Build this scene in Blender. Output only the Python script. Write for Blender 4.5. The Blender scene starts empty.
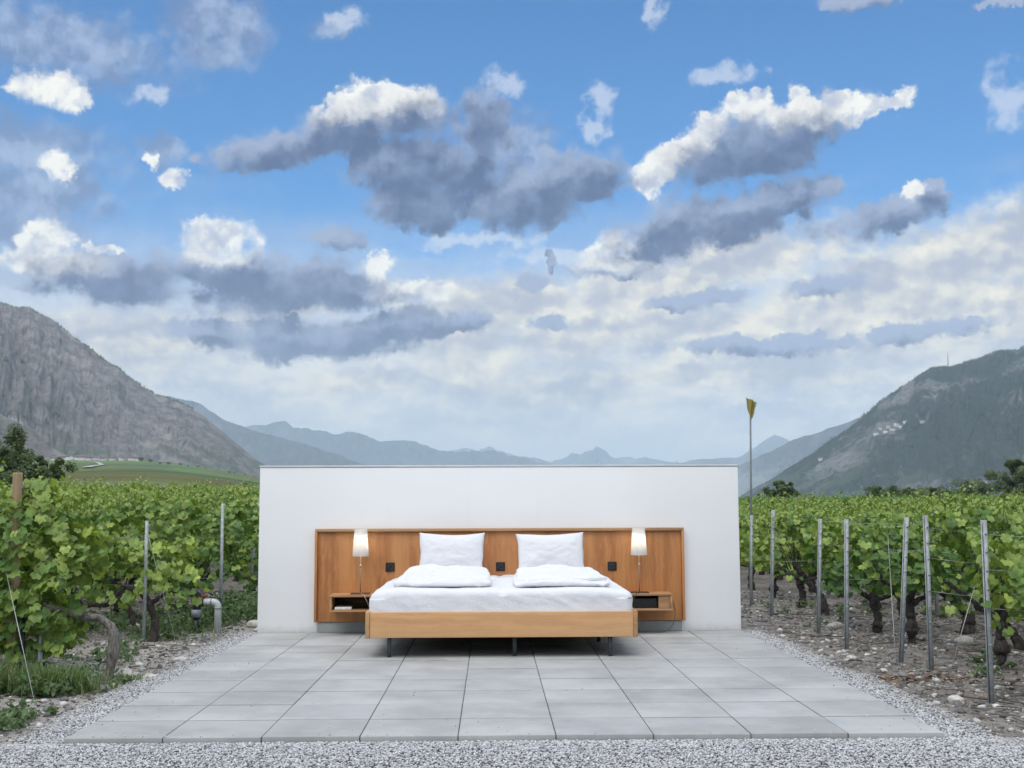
import bpy, bmesh, math, random
import numpy as np
from mathutils import Vector, Matrix, Euler

rad = math.radians
scene = bpy.context.scene
COL = scene.collection
random.seed(4)
RNG = np.random.default_rng(11)

# ------------------------------------------------------------------ camera
cam_data = bpy.data.cameras.new('camera')
cam_data.sensor_width = 36.0
cam_data.lens = 1187 / 1024 * 36.0
cam_data.clip_start = 0.05
cam_data.clip_end = 60000
cam = bpy.data.objects.new('camera', cam_data)
COL.objects.link(cam)
cam.matrix_world = (Matrix.Translation((-0.077, 0.0, 1.17)) @ Matrix.Rotation(rad(-1.0), 4, 'Z')
                    @ Matrix.Rotation(rad(95.82), 4, 'X') @ Matrix.Rotation(rad(-0.2), 4, 'Z'))
scene.camera = cam

# ------------------------------------------------------------------ exposure
scene.view_settings.view_transform = 'Standard'
scene.view_settings.look = 'None'
scene.view_settings.gamma = 1.0
scene.view_settings.exposure = 0.15
scene.view_settings.use_curve_mapping = False
scene.cycles.use_denoising = True
scene.cycles.max_bounces = 6
scene.cycles.diffuse_bounces = 3
scene.cycles.glossy_bounces = 2
scene.cycles.transmission_bounces = 3
scene.cycles.volume_bounces = 2
scene.cycles.transparent_max_bounces = 6
scene.cycles.sample_clamp_indirect = 4.0

SKY_TINT = (0.50, 1.08, 1.52)
REST_K = 20.0
HAZE_TOP = 830.0
HAZE_COLOR = (0.69, 0.825, 1.0, 1.0)
HAZE_DENSITY = 1.05e-4
LAMP_WATTS = 1.7
SUN_EL, SUN_AZ = 60.0, 205.0          # high behind the camera, a little to its left
SUN_STRENGTH, SUN_ANGLE = 1.4, 40.0


# ------------------------------------------------------------------ node helpers
class Nodes:
    def __init__(self, tree):
        self.t = tree
        self.n = tree.nodes
        self.l = tree.links

    def new(self, kind, **kw):
        n = self.n.new(kind)
        for k, v in kw.items():
            setattr(n, k, v)
        return n

    def put(self, sock, v):
        if isinstance(v, bpy.types.NodeSocket):
            self.l.new(v, sock)
        elif isinstance(v, (tuple, list)) and sock.type == 'RGBA' and len(v) == 3:
            sock.default_value = (*v, 1.0)
        else:
            sock.default_value = v

    def math(self, op, a, b=None, c=None, clamp=False):
        n = self.new('ShaderNodeMath', operation=op, use_clamp=clamp)
        for i, v in enumerate((a, b, c)):
            if v is not None:
                self.put(n.inputs[i], v)
        return n.outputs[0]

    def vec(self, op, a, b=None, scale=None):
        n = self.new('ShaderNodeVectorMath', operation=op)
        self.put(n.inputs[0], a)
        if b is not None:
            self.put(n.inputs[1], b)
        if scale is not None:
            self.put(n.inputs['Scale'], scale)
        return n.outputs['Value'] if op in ('LENGTH', 'DOT_PRODUCT', 'DISTANCE') else n.outputs[0]

    def noise(self, vec, scale, detail=4.0, rough=0.55, out='Fac', distort=0.0):
        n = self.new('ShaderNodeTexNoise')
        if vec is not None:
            self.put(n.inputs['Vector'], vec)
        n.inputs['Scale'].default_value = scale
        n.inputs['Detail'].default_value = detail
        n.inputs['Roughness'].default_value = rough
        n.inputs['Distortion'].default_value = distort
        return n.outputs[out]

    def ramp(self, v, a, b, lo=0.0, hi=1.0, smooth=True):
        n = self.new('ShaderNodeMapRange', interpolation_type='SMOOTHSTEP' if smooth else 'LINEAR')
        self.put(n.inputs[0], v)
        for i, x in enumerate((a, b, lo, hi)):
            self.put(n.inputs[i + 1], x)
        return n.outputs[0]

    def mix(self, f, a, b, blend='MIX'):
        n = self.new('ShaderNodeMix', data_type='RGBA', blend_type=blend)
        self.put(n.inputs[0], f)
        self.put(n.inputs[6], a)
        self.put(n.inputs[7], b)
        return n.outputs[2]

    def colramp(self, v, stops):
        n = self.new('ShaderNodeValToRGB')
        self.put(n.inputs[0], v)
        e = n.color_ramp.elements
        while len(e) < len(stops):
            e.new(0.5)
        for i, (p, c) in enumerate(stops):
            e[i].position = p
            e[i].color = (*c, 1.0)
        return n.outputs[0]

    def mapping(self, vec, loc=(0, 0, 0), rot=(0, 0, 0), scale=(1, 1, 1), kind='POINT'):
        n = self.new('ShaderNodeMapping', vector_type=kind)
        self.put(n.inputs[0], vec)
        n.inputs[1].default_value = loc
        n.inputs[2].default_value = rot
        n.inputs[3].default_value = scale
        return n.outputs[0]

    def xyz(self, vec):
        n = self.new('ShaderNodeSeparateXYZ')
        self.put(n.inputs[0], vec)
        return n.outputs

    def combine(self, x, y, z=0.0):
        n = self.new('ShaderNodeCombineXYZ')
        for i, v in enumerate((x, y, z)):
            self.put(n.inputs[i], v)
        return n.outputs[0]


# ------------------------------------------------------------------ sky: daylight with broken cumulus
# clouds by compass direction: (azimuth, elevation, half width, half height, tilt) in degrees
DARK_CLOUDS = [
    (-10.8,16.6,2.90,0.97,12), (-7.2,17.8,2.90,1.26,18), (-4.0,18.5,2.32,1.21,0), (-3.5,16.1,4.10,1.74,-5), (-3.5,14.5,2.99,1.26,0),
    (0.8,14.5,2.41,1.54,0), (3.9,15.3,2.99,1.45,8), (-0.5,18.1,1.54,1.69,0), (11.5,16.7,3.19,1.54,15), (14.6,16.9,2.80,1.54,20),
    (10.2,13.1,4.59,1.35,5), (13.5,14.1,3.38,0.97,10), (18.8,13.1,2.65,0.87,10), (20.7,13.9,0.87,0.63,20), (-7.1,12.7,1.54,0.53,0),
    (-17.9,10.5,4.25,1.21,0), (-13.2,11.2,4.15,0.97,0), (-9.7,10.3,3.86,1.26,8), (-7.1,10.3,3.19,0.87,0), (-13.6,8.2,2.65,0.53,0),
    (-9.2,7.9,5.31,0.97,0), (-4.4,8.6,4.15,0.87,8), (-1.2,9.0,1.35,0.68,10), (1.7,10.6,0.82,0.43,0), (2.8,11.7,0.34,0.43,0),
    (3.0,8.8,1.06,0.39,0), (5.6,11.4,1.83,0.48,0), (16.2,10.1,1.93,0.53,5), (18.1,22.8,1.93,0.43,0), (24.3,21.9,1.26,0.24,0),
    (9.6,9.7,2.90,0.43,4), (20.6,7.9,3.38,0.48,4), (12.9,7.5,5.31,0.48,0),
]
GREY_CLOUDS = [
    (-21.8,15.8,3.62,1.35,-5), (-21.5,13.9,3.38,1.54,0), (-20.5,20.4,4.83,1.45,-5), (-13.6,20.9,1.64,0.68,0), (-14.0,22.4,1.93,1.26,0),
    (-12.5,21.9,1.45,1.35,0), (-21.9,12.2,2.41,1.16,0), (1.4,17.0,1.93,1.45,0), (-15.9,16.3,1.06,0.77,0), (-8.0,22.2,0.97,0.43,0),
]
BRIGHT_CLOUDS = [
    (-20.8,18.5,1.64,1.06,0), (-20.4,15.3,0.72,0.72,0), (-20.8,12.0,1.06,0.87,0), (-21.2,10.9,2.41,0.63,0), (-13.1,12.6,1.74,1.01,0),
    (-18.1,11.8,0.87,0.19,0), (-15.2,15.1,0.68,0.53,0), (-16.4,15.8,0.39,0.39,0), (-5.2,19.3,2.22,0.82,-8), (-7.0,18.9,1.54,0.77,20),
    (12.5,18.7,1.16,0.53,0), (8.1,15.8,1.26,0.87,50), (9.8,17.2,1.83,0.68,35), (15.1,18.1,1.74,0.63,0), (17.4,18.1,2.03,0.72,5),
    (19.7,18.4,0.97,0.43,30), (14.9,19.0,0.58,0.43,0), (20.1,14.3,0.43,0.39,0), (5.9,12.1,1.64,0.68,0), (-5.3,11.6,0.87,0.72,0),
    (-3.7,10.2,1.64,0.63,5),
]
CREAM_CLOUDS = [
    (-1.0,7.4,1.74,1.64,20), (1.9,9.6,2.90,1.06,10), (7.7,10.4,4.10,1.26,12), (12.3,11.6,3.86,1.16,5), (18.9,9.8,6.28,1.64,14),
    (23.7,11.3,3.38,1.45,14), (14.8,8.1,7.72,1.16,0), (3.3,5.3,3.38,0.68,0), (-5.9,6.0,2.17,0.48,5), (-17.4,7.4,2.65,1.26,10),
    (-10.6,9.1,2.41,0.58,15), (4.3,8.4,2.90,0.97,0), (22.8,8.7,3.86,1.26,6), (-2.5,9.9,1.93,0.68,0), (10.1,6.1,5.79,0.48,0),
]
WISP_CLOUDS = [
    (11.3,20.0,1.45,0.43,0), (5.4,19.0,0.58,0.97,10), (5.0,17.9,0.77,0.58,0), (24.5,17.8,0.87,1.16,10), (-7.2,22.7,1.06,0.39,0),
    (8.2,23.2,0.48,0.68,0), (-16.4,18.7,0.68,0.39,20), (0.7,20.0,1.06,0.48,-30), (-0.5,12.7,2.90,0.39,0), (3.4,12.0,2.41,0.39,5),
]


world = bpy.data.worlds.new('World')
scene.world = world
world.use_nodes = True
W = Nodes(world.node_tree)
W.n.clear()
sky = W.new('ShaderNodeTexSky', sky_type='NISHITA')
sky.sun_disc = False
sky.sun_elevation = rad(SUN_EL)
sky.sun_rotation = rad(SUN_AZ)
sky.altitude = 500
sky.air_density = 1.0
sky.dust_density = 0.6
sky.ozone_density = 1.6
geo = W.new('ShaderNodeTexCoord')
dirv = geo.outputs['Generated']
dx, dy, dz = W.xyz(dirv)
az = W.math('MULTIPLY', W.math('ARCTAN2', dx, dy), 180 / math.pi)
el = W.math('MULTIPLY', W.math('ARCSINE', dz), 180 / math.pi)
P = W.combine(az, el, 0.0)
w1 = W.vec('SUBTRACT', W.noise(P, 0.32, 3.0, 0.6, 'Color'), (0.5, 0.5, 0.5))
w2 = W.vec('SUBTRACT', W.noise(P, 1.3, 5.0, 0.62, 'Color'), (0.5, 0.5, 0.5))
w3 = W.vec('SUBTRACT', W.noise(P, 4.5, 4.0, 0.6, 'Color'), (0.5, 0.5, 0.5))
PW = W.vec('ADD', W.vec('ADD', P, W.vec('SCALE', w3, scale=0.40)), W.vec('ADD', W.vec('MULTIPLY', w1, (1.3, 0.9, 0.0)), W.vec('MULTIPLY', w2, (1.35, 1.0, 0.0))))
fine = W.noise(P, 1.0, 6.0, 0.50)
soft = W.noise(P, 0.55, 5.0, 0.6)
streak = W.noise(W.mapping(PW, scale=(0.17, 0.55, 1.0)), 1.0, 6.0, 0.56)
billow = W.noise(PW, 0.55, 5.0, 0.52)


def lumps(vec, scale):
    """rounded cauliflower bumps"""
    v = W.new('ShaderNodeTexVoronoi', voronoi_dimensions='2D', feature='SMOOTH_F1', normalize=True)
    W.put(v.inputs['Vector'], vec)
    v.inputs['Scale'].default_value = scale
    v.inputs['Detail'].default_value = 2.4
    v.inputs['Roughness'].default_value = 0.48
    v.inputs['Lacunarity'].default_value = 2.3
    v.inputs['Smoothness'].default_value = 0.5
    return v.outputs['Distance']


PB = W.vec('ADD', W.vec('ADD', P, W.vec('SCALE', w3, scale=0.35)), W.vec('MULTIPLY', w2, (0.9, 0.7, 0.0)))
puff = lumps(PB, 0.48)
puff_up = lumps(W.vec('ADD', PB, (-0.16, 0.42, 0.0)), 0.48)
relief = W.math('SUBTRACT', puff_up, puff)      # above zero where a bump faces up to the light


LAST = None


def cloud_field(blobs, grow=1.0, base=None, soft_k=0.14):
    """distance to the nearest cloud core, 1 on its outline"""
    global LAST
    d = None
    base = PW if base is None else base
    pv = base
    for k, (a, e, rx, ry, ro) in enumerate(blobs):
        if k % 4 == 0 and LAST is not None:
            # evaluated one after another, or the shader's stack overflows
            n = W.new('ShaderNodeVectorMath', operation='MULTIPLY_ADD')
            W.put(n.inputs[0], LAST)
            n.inputs[1].default_value = (0, 0, 1e-7)
            W.put(n.inputs[2], base)
            pv = n.outputs[0]
        m = W.vec('LENGTH', W.mapping(pv, loc=(a, e, 0), rot=(0, 0, rad(ro)), scale=(rx * grow, ry * grow, 1.0), kind='TEXTURE'))
        d = m if d is None else W.math('SMOOTH_MIN', d, m, soft_k)
        LAST = d
    return d


softness = W.ramp(soft, 0.35, 0.62, 0.86, 0.42)      # some edges crisp, some feathered


def cover(d, rough, lo, hi, bumps=0.0):
    t = W.math('ADD', d, W.math('MULTIPLY', W.math('SUBTRACT', fine, 0.5), rough))
    if bumps:
        t = W.math('ADD', t, W.math('MULTIPLY', W.math('SUBTRACT', puff, 0.38), bumps))
    return W.ramp(t, lo, hi)


def rgb(r, g, b, k=10.0):
    """a cloud's radiance from how it looks in the photograph (the world strength is 0.1)"""
    f = lambda c: ((c / 255 + 0.055) / 1.055) ** 2.4 if c > 10 else c / 255 / 12.92
    n = W.new('ShaderNodeCombineXYZ')
    for i, c in enumerate((r, g, b)):
        n.inputs[i].default_value = f(c) * k
    return n.outputs[0]


# clear air: the Nishita sky, veiled with thin cloud towards the horizon
clear = W.vec('MULTIPLY', sky.outputs[0], SKY_TINT)
col = clear
veil = W.math('MULTIPLY', W.ramp(W.math('ADD', el, W.math('MULTIPLY', W.math('SUBTRACT', streak, 0.5), 9.0)), 15.5, 6.0),
              W.ramp(W.math('ABSOLUTE', az), 80.0, 60.0))
veil_col = W.mix(W.ramp(W.math('ADD', streak, W.math('MULTIPLY', relief, 0.35)), 0.36, 0.66), rgb(194, 199, 212), rgb(252, 244, 230))
veil_col = W.mix(W.ramp(el, 5.0, 1.0), veil_col, rgb(250, 242, 234))
col = W.mix(W.math('MULTIPLY', veil, 0.93), col, veil_col)
# thin grey cloud
d_grey = cloud_field(GREY_CLOUDS, 1.1, soft_k=0.3)
col = W.mix(W.math('MULTIPLY', cover(d_grey, 1.5, 1.4, 0.3, 0.5), 0.85), col,
            W.mix(W.ramp(W.math('ADD', W.math('SUBTRACT', billow, 0.5), relief), -0.2, 0.25), rgb(116, 138, 180), rgb(168, 186, 216)))
# creamy banks low over the valley, leaning up to the right
PC = W.mapping(W.vec('ADD', P, W.vec('ADD', W.vec('SCALE', w3, scale=0.35), W.vec('MULTIPLY', w2, (0.9, 0.6, 0.0)))), rot=(0, 0, rad(-9)), scale=(0.72, 1.0, 1.0))
bank = lumps(PC, 0.40)
bank_up = lumps(W.vec('ADD', PC, (-0.14, 0.50, 0.0)), 0.40)
bank_lit = W.math('ADD', W.math('SUBTRACT', bank_up, bank), W.math('MULTIPLY', W.math('SUBTRACT', streak, 0.5), 0.55))
d_cream = cloud_field(CREAM_CLOUDS, 1.2, soft_k=0.4)
a_cream = W.ramp(W.math('ADD', d_cream, W.math('ADD', W.math('MULTIPLY', W.math('SUBTRACT', bank, 0.38), 1.0), W.math('MULTIPLY', W.math('SUBTRACT', fine, 0.5), 1.1))), 1.55, 0.45)
cream_col = W.mix(W.ramp(bank_lit, -0.16, 0.22), rgb(182, 186, 200), rgb(255, 248, 228))
col = W.mix(W.math('MULTIPLY', a_cream, 0.92), col, cream_col)
# sunlit cloud tops
d_bright = cloud_field(BRIGHT_CLOUDS, 1.0)
a_bright = cover(d_bright, 0.8, 1.10, softness, 1.0)
bright_col = W.mix(W.ramp(W.math('ADD', relief, W.math('MULTIPLY', W.math('SUBTRACT', billow, 0.5), 0.6)), -0.20, 0.12), rgb(184, 194, 216), rgb(255, 254, 247))
col = W.mix(W.math('MULTIPLY', a_bright, 0.97), col, bright_col)
# thin white wisps
d_wisp = cloud_field(WISP_CLOUDS, 1.15, soft_k=0.3)
a_wisp = cover(d_wisp, 2.4, 1.15, 0.25, 0.9)
col = W.mix(W.math('MULTIPLY', a_wisp, 0.55), col, rgb(226, 232, 242))
# cumulus in shade: dark bellies, paler towards their tops where little cloud lies above
d_dark = cloud_field(DARK_CLOUDS, 1.0)
d_up = cloud_field(DARK_CLOUDS, 1.0, W.vec('ADD', PW, (-0.25, 0.75, 0.0)))
a_dark = cover(d_dark, 0.85, 1.16, softness, 0.9)
lit = W.ramp(W.math('ADD', d_up, W.math('ADD', W.math('MULTIPLY', W.math('SUBTRACT', billow, 0.5), 1.6), W.math('MULTIPLY', relief, 1.2))), 0.35, 1.65)
lit_col = W.mix(W.ramp(d_bright, 1.7, 0.85), rgb(160, 174, 204), rgb(244, 243, 240))
belly = W.mix(W.ramp(W.math('ADD', soft, W.math('MULTIPLY', relief, 0.5)), 0.32, 0.68), rgb(70, 89, 132), rgb(102, 121, 160))
dark_col = W.mix(lit, belly, lit_col)
col = W.mix(W.math('MULTIPLY', a_dark, 0.96), col, dark_col)
# the rest of the sky, overhead and behind: broken bright cloud
around = W.math('MAXIMUM', W.ramp(W.math('ABSOLUTE', az), 45.0, 75.0), W.ramp(el, 30.0, 45.0))
a_rest = W.math('MULTIPLY', W.ramp(W.noise(dirv, 2.4, 5.0, 0.6), 0.40, 0.58), around)
col = W.mix(W.math('MULTIPLY', a_rest, 0.9), col, rgb(240, 240, 238, REST_K))
world.cycles.sampling_method = 'NONE'
bg = W.new('ShaderNodeBackground')
W.put(bg.inputs['Color'], col)
bg.inputs['Strength'].default_value = 0.1
wo = W.new('ShaderNodeOutputWorld')
W.l.new(bg.outputs[0], wo.inputs[0])

# ------------------------------------------------------------------ sun, veiled by cloud
sun_data = bpy.data.lights.new('sun', 'SUN')
sun_data.energy = SUN_STRENGTH
sun_data.angle = rad(SUN_ANGLE)
sun_data.color = (1.0, 0.95, 0.88)
sun = bpy.data.objects.new('sun', sun_data)
COL.objects.link(sun)
sd = Vector((math.sin(rad(SUN_AZ)) * math.cos(rad(SUN_EL)), math.cos(rad(SUN_AZ)) * math.cos(rad(SUN_EL)), math.sin(rad(SUN_EL))))
sun.rotation_euler = sd.to_track_quat('Z', 'Y').to_euler()
sun.location = (0, -5, 20)


# ------------------------------------------------------------------ mesh helpers
PERM = np.random.default_rng(5).permutation(4096).astype(np.int64)


def _hash(ix, iy, iz):
    return PERM[(PERM[(PERM[ix & 4095] + iy) & 4095] + iz) & 4095] / 2047.5 - 1.0


def vnoise(p):
    p = np.asarray(p, float)
    i = np.floor(p).astype(np.int64)
    f = p - i
    f = f * f * f * (f * (f * 6 - 15) + 10)
    r = 0.0
    for a in (0, 1):
        for b in (0, 1):
            for c in (0, 1):
                w = (f[..., 0] if a else 1 - f[..., 0]) * (f[..., 1] if b else 1 - f[..., 1]) * (f[..., 2] if c else 1 - f[..., 2])
                r = r + w * _hash(i[..., 0] + a, i[..., 1] + b, i[..., 2] + c)
    return r


def fbm(p, octaves=4, gain=0.5):
    p = np.asarray(p, float)
    r, a = 0.0, 1.0
    for k in range(octaves):
        r = r + a * vnoise(p * 2.0 ** k + 17.3 * k)
        a *= gain
    return r


class MB:
    """collects pieces of geometry and links them as ONE mesh object"""

    def __init__(self):
        self.v, self.f, self.c, self.n = [], [], [], 0

    def add(self, V, F, tone=None):
        V = np.asarray(V, float).reshape(-1, 3)
        for face in (F if isinstance(F, list) else [F]):
            face = np.asarray(face, np.int64)
            if face.ndim == 1:
                face = face[None, :]
            self.f.append(face + self.n)
        self.v.append(V)
        if tone is None:
            tone = (1, 1, 1)
        tone = np.asarray(tone, float)
        self.c.append(np.broadcast_to(tone, (len(V), 3)))
        self.n += len(V)

    def box(self, x0, x1, y0, y1, z0, z1, bevel=0.0, tone=None, rot=None):
        bm = bmesh.new()
        bmesh.ops.create_cube(bm, size=1.0)
        for v in bm.verts:
            v.co = Vector(((v.co.x + .5) * (x1 - x0) + x0, (v.co.y + .5) * (y1 - y0) + y0, (v.co.z + .5) * (z1 - z0) + z0))
        if bevel:
            bmesh.ops.bevel(bm, geom=bm.edges[:], offset=bevel, segments=2, affect='EDGES', profile=0.6)
        self.bm(bm, tone, rot)

    def bm(self, bm, tone=None, rot=None):
        bm.verts.index_update()
        V = np.array([v.co[:] for v in bm.verts])
        if rot is not None:
            V = V @ np.array(rot.to_3x3()).T
        self.add(V, [np.array([v.index for v in f.verts]) for f in bm.faces], tone)
        bm.free()

    def tube(self, pts, radii, seg=8, tone=None, caps=True):
        pts = np.asarray(pts, float)
        n = len(pts)
        radii = np.broadcast_to(np.asarray(radii, float), (n,))
        t = np.gradient(pts, axis=0)
        t /= np.linalg.norm(t, axis=1)[:, None] + 1e-12
        ref = np.array([0.31, 0.93, 0.17]) if abs(t[:, 1]).mean() < 0.8 else np.array([1.0, 0.1, 0.0])
        a = np.cross(t, ref)
        a /= np.linalg.norm(a, axis=1)[:, None]
        b = np.cross(t, a)
        th = np.linspace(0, 2 * math.pi, seg, endpoint=False)
        V = pts[:, None, :] + radii[:, None, None] * (a[:, None, :] * np.cos(th)[None, :, None] + b[:, None, :] * np.sin(th)[None, :, None])
        i = np.arange(n - 1)[:, None] * seg + np.arange(seg)[None, :]
        j = np.arange(n - 1)[:, None] * seg + (np.arange(seg)[None, :] + 1) % seg
        F = [np.stack([i, j, j + seg, i + seg], -1).reshape(-1, 4)]
        if caps:
            F += [np.arange(seg)[::-1], np.arange(seg) + (n - 1) * seg]
        self.add(V.reshape(-1, 3), F, tone)

    def lathe(self, prof, seg=32, centre=(0, 0, 0), tone=None):
        prof = np.asarray(prof, float)
        th = np.linspace(0, 2 * math.pi, seg, endpoint=False)
        V = np.stack([prof[:, 0][:, None] * np.cos(th), prof[:, 0][:, None] * np.sin(th), np.repeat(prof[:, 1][:, None], seg, 1)], -1) + np.array(centre)
        n = len(prof)
        i = np.arange(n - 1)[:, None] * seg + np.arange(seg)[None, :]
        j = np.arange(n - 1)[:, None] * seg + (np.arange(seg)[None, :] + 1) % seg
        self.add(V.reshape(-1, 3), [np.stack([i, j, j + seg, i + seg], -1).reshape(-1, 4)], tone)

    def grid(self, P, tone=None, close=False):
        P = np.asarray(P, float)
        n, m = P.shape[:2]
        i = np.arange(n - 1)[:, None] * m + np.arange(m - 1)[None, :]
        F = [np.stack([i, i + 1, i + m + 1, i + m], -1).reshape(-1, 4)]
        if close:
            k = np.arange(n - 1)[:, None] * m + (m - 1)
            F.append(np.stack([k, k - m + 1, k + 1, k + m], -1).reshape(-1, 4))
        if tone is not None:
            tone = np.asarray(tone, float)
            if tone.ndim == 3:
                tone = tone.reshape(-1, 3)
        self.add(P.reshape(-1, 3), F, tone)

    def mesh(self, name, smooth=False, tones=False):
        V = np.concatenate(self.v)
        me = bpy.data.meshes.new(name)
        sizes = np.concatenate([np.full(len(f), f.shape[1]) for f in self.f])
        loops = np.concatenate([f.reshape(-1) for f in self.f])
        me.vertices.add(len(V))
        me.vertices.foreach_set('co', V.astype(np.float32).reshape(-1))
        me.loops.add(len(loops))
        me.loops.foreach_set('vertex_index', loops.astype(np.int32))
        me.polygons.add(len(sizes))
        me.polygons.foreach_set('loop_start', (np.cumsum(sizes) - sizes).astype(np.int32))
        me.polygons.foreach_set('loop_total', sizes.astype(np.int32))
        if smooth:
            me.polygons.foreach_set('use_smooth', np.ones(len(sizes), bool))
        if tones:
            C = np.concatenate(self.c)
            at = me.attributes.new('tone', 'FLOAT_COLOR', 'POINT')
            at.data.foreach_set('color', np.concatenate([C, np.ones((len(C), 1))], 1).astype(np.float32).reshape(-1))
        me.update(calc_edges=True)
        me.validate()
        return me

    def build(self, name, material, parent=None, smooth=False, tones=False, loc=None):
        return link(name, self.mesh(name, smooth, tones), material, parent, loc)


def link(name, me, material, parent=None, loc=None):
    o = bpy.data.objects.new(name, me)
    COL.objects.link(o)
    if material is not None and not me.materials:
        me.materials.append(material)
    if parent is not None:
        o.parent = parent
    if loc is not None:
        o.location = loc
    return o


def tag(o, label=None, category=None, group=None, kind=None):
    for k, v in (('label', label), ('category', category), ('group', group), ('kind', kind)):
        if v:
            o[k] = v
    return o


def thing(name, label, category, loc=(0, 0, 0), rotz=0.0, group=None):
    o = bpy.data.objects.new(name, None)
    o.empty_display_size = 0.1
    COL.objects.link(o)
    o.location = loc
    o.rotation_euler = (0, 0, rotz)
    return tag(o, label, category, group)


def copy_thing(root, loc, rotz, label, scale=None):
    r = root.copy()
    COL.objects.link(r)
    r.location = loc
    r.rotation_euler = (0, 0, rotz)
    if scale is not None:
        r.scale = scale
    r['label'] = label
    for ch in list(root.children):
        c = ch.copy()
        COL.objects.link(c)
        c.parent = r
    return r


# ------------------------------------------------------------------ materials
def material(name):
    m = bpy.data.materials.new(name)
    m.use_nodes = True
    N = Nodes(m.node_tree)
    b = N.n['Principled BSDF']
    return m, N, b


def bump(N, b, height, strength=0.3, distance=0.01):
    n = N.new('ShaderNodeBump')
    n.inputs['Strength'].default_value = strength
    n.inputs['Distance'].default_value = distance
    N.put(n.inputs['Height'], height)
    N.l.new(n.outputs[0], b.inputs['Normal'])


def obj_coord(N):
    return N.new('ShaderNodeTexCoord').outputs['Object']


def position(N):
    return N.new('ShaderNodeNewGeometry').outputs['Position']


def tone_of(N):
    n = N.new('ShaderNodeAttribute')
    n.attribute_name = 'tone'
    return n.outputs['Color']


def plain(name, c, rough=0.6, metal=0.0, vary=0.12, scale=18.0, bmp=0.0):
    m, N, b = material(name)
    f = N.noise(obj_coord(N), scale, 5.0, 0.6)
    lo = tuple(x * (1 - vary) for x in c)
    hi = tuple(min(1, x * (1 + vary)) for x in c)
    N.put(b.inputs['Base Color'], N.mix(N.ramp(f, 0.3, 0.7), lo, hi))
    b.inputs['Roughness'].default_value = rough
    b.inputs['Metallic'].default_value = metal
    if bmp:
        bump(N, b, f, bmp, 0.004)
    return m


def wood(name, dark, mid, light, axis, scale=1.0, rough=0.45):
    m, N, b = material(name)
    s = [26.0, 26.0, 26.0]
    s[axis] = 1.3
    oc = obj_coord(N)
    v = N.mapping(oc, scale=tuple(x * scale for x in s))
    warp = N.vec('ADD', v, N.vec('SCALE', N.noise(oc, 3.0, 3.0, 0.5, 'Color'), scale=2.2))
    g = N.noise(warp, 1.0, 6.0, 0.62)
    g2 = N.noise(N.mapping(oc, scale=tuple(x * 4.5 * scale for x in s)), 1.0, 3.0, 0.6)
    s2 = [5.0, 5.0, 5.0]
    s2[axis] = 0.25
    broad = N.noise(N.mapping(oc, scale=tuple(s2)), 1.0, 2.0, 0.5)
    c = N.mix(N.ramp(g, 0.36, 0.66), dark, mid)
    c = N.mix(N.math('MULTIPLY', N.ramp(broad, 0.35, 0.68), 0.75), c, light)
    c = N.mix(N.math('MULTIPLY', N.ramp(g2, 0.52, 0.70), 0.35), c, dark)
    N.put(b.inputs['Base Color'], c)
    N.put(b.inputs['Roughness'], N.ramp(g, 0.3, 0.7, rough - .05, rough + .12))
    bump(N, b, g2, 0.12, 0.002)
    return m


def leafy(name, gloss=0.5, trans=0.3, vary=0.25, vein=True):
    m, N, b = material(name)
    t = tone_of(N)
    f = N.noise(obj_coord(N), 22.0, 3.0, 0.6)
    c = N.mix(N.ramp(f, 0.3, 0.7), N.vec('SCALE', t, scale=1 - vary), N.vec('SCALE', t, scale=1 + vary))
    N.put(b.inputs['Base Color'], c)
    b.inputs['Roughness'].default_value = gloss
    b.inputs['Specular IOR Level'].default_value = 0.35
    tr = N.new('ShaderNodeBsdfTranslucent')
    N.put(tr.inputs['Color'], N.vec('MULTIPLY', c, (1.5, 1.45, 0.7)))
    mx = N.new('ShaderNodeMixShader')
    mx.inputs[0].default_value = trans
    N.l.new(b.outputs[0], mx.inputs[1])
    N.l.new(tr.outputs[0], mx.inputs[2])
    N.l.new(mx.outputs[0], N.n['Material Output'].inputs[0])
    return m


def toned(name, rough=0.85, vary=0.2, scale=60.0, bmp=0.3):
    m, N, b = material(name)
    f = N.noise(obj_coord(N), scale, 4.0, 0.6)
    t = tone_of(N)
    N.put(b.inputs['Base Color'], N.mix(N.ramp(f, 0.3, 0.7), N.vec('SCALE', t, scale=1 - vary), N.vec('SCALE', t, scale=1 + vary)))
    b.inputs['Roughness'].default_value = rough
    if bmp:
        bump(N, b, f, bmp, 0.003)
    return m


M = {}
M['headboard'] = wood('oak_veneer_upright', (0.38, 0.152, 0.050), (0.52, 0.228, 0.080), (0.60, 0.285, 0.105), 2)
M['oak_long'] = wood('oak_board_long', (0.55, 0.300, 0.135), (0.64, 0.362, 0.168), (0.71, 0.43, 0.215), 0)
M['oak_edge'] = wood('oak_edge', (0.32, 0.165, 0.07), (0.46, 0.26, 0.115), (0.54, 0.33, 0.16), 1)
M['oak_shelf'] = wood('oak_shelf', (0.32, 0.165, 0.07), (0.45, 0.25, 0.11), (0.53, 0.32, 0.16), 0)
M['plinth'] = plain('grey_plinth', (0.30, 0.32, 0.31), 0.6, 0.0, 0.08, 6)
M['cap'] = plain('zinc_cap', (0.62, 0.63, 0.65), 0.5, 0.1, 0.08, 4)
M['black'] = plain('black_plastic', (0.012, 0.012, 0.014), 0.4)
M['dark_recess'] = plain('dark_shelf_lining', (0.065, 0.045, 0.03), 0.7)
M['leg_steel'] = plain('painted_leg_steel', (0.07, 0.085, 0.085), 0.4, 0.4)
M['galv'] = plain('galvanised_steel', (0.37, 0.40, 0.41), 0.55, 0.25, 0.22, 30)
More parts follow.
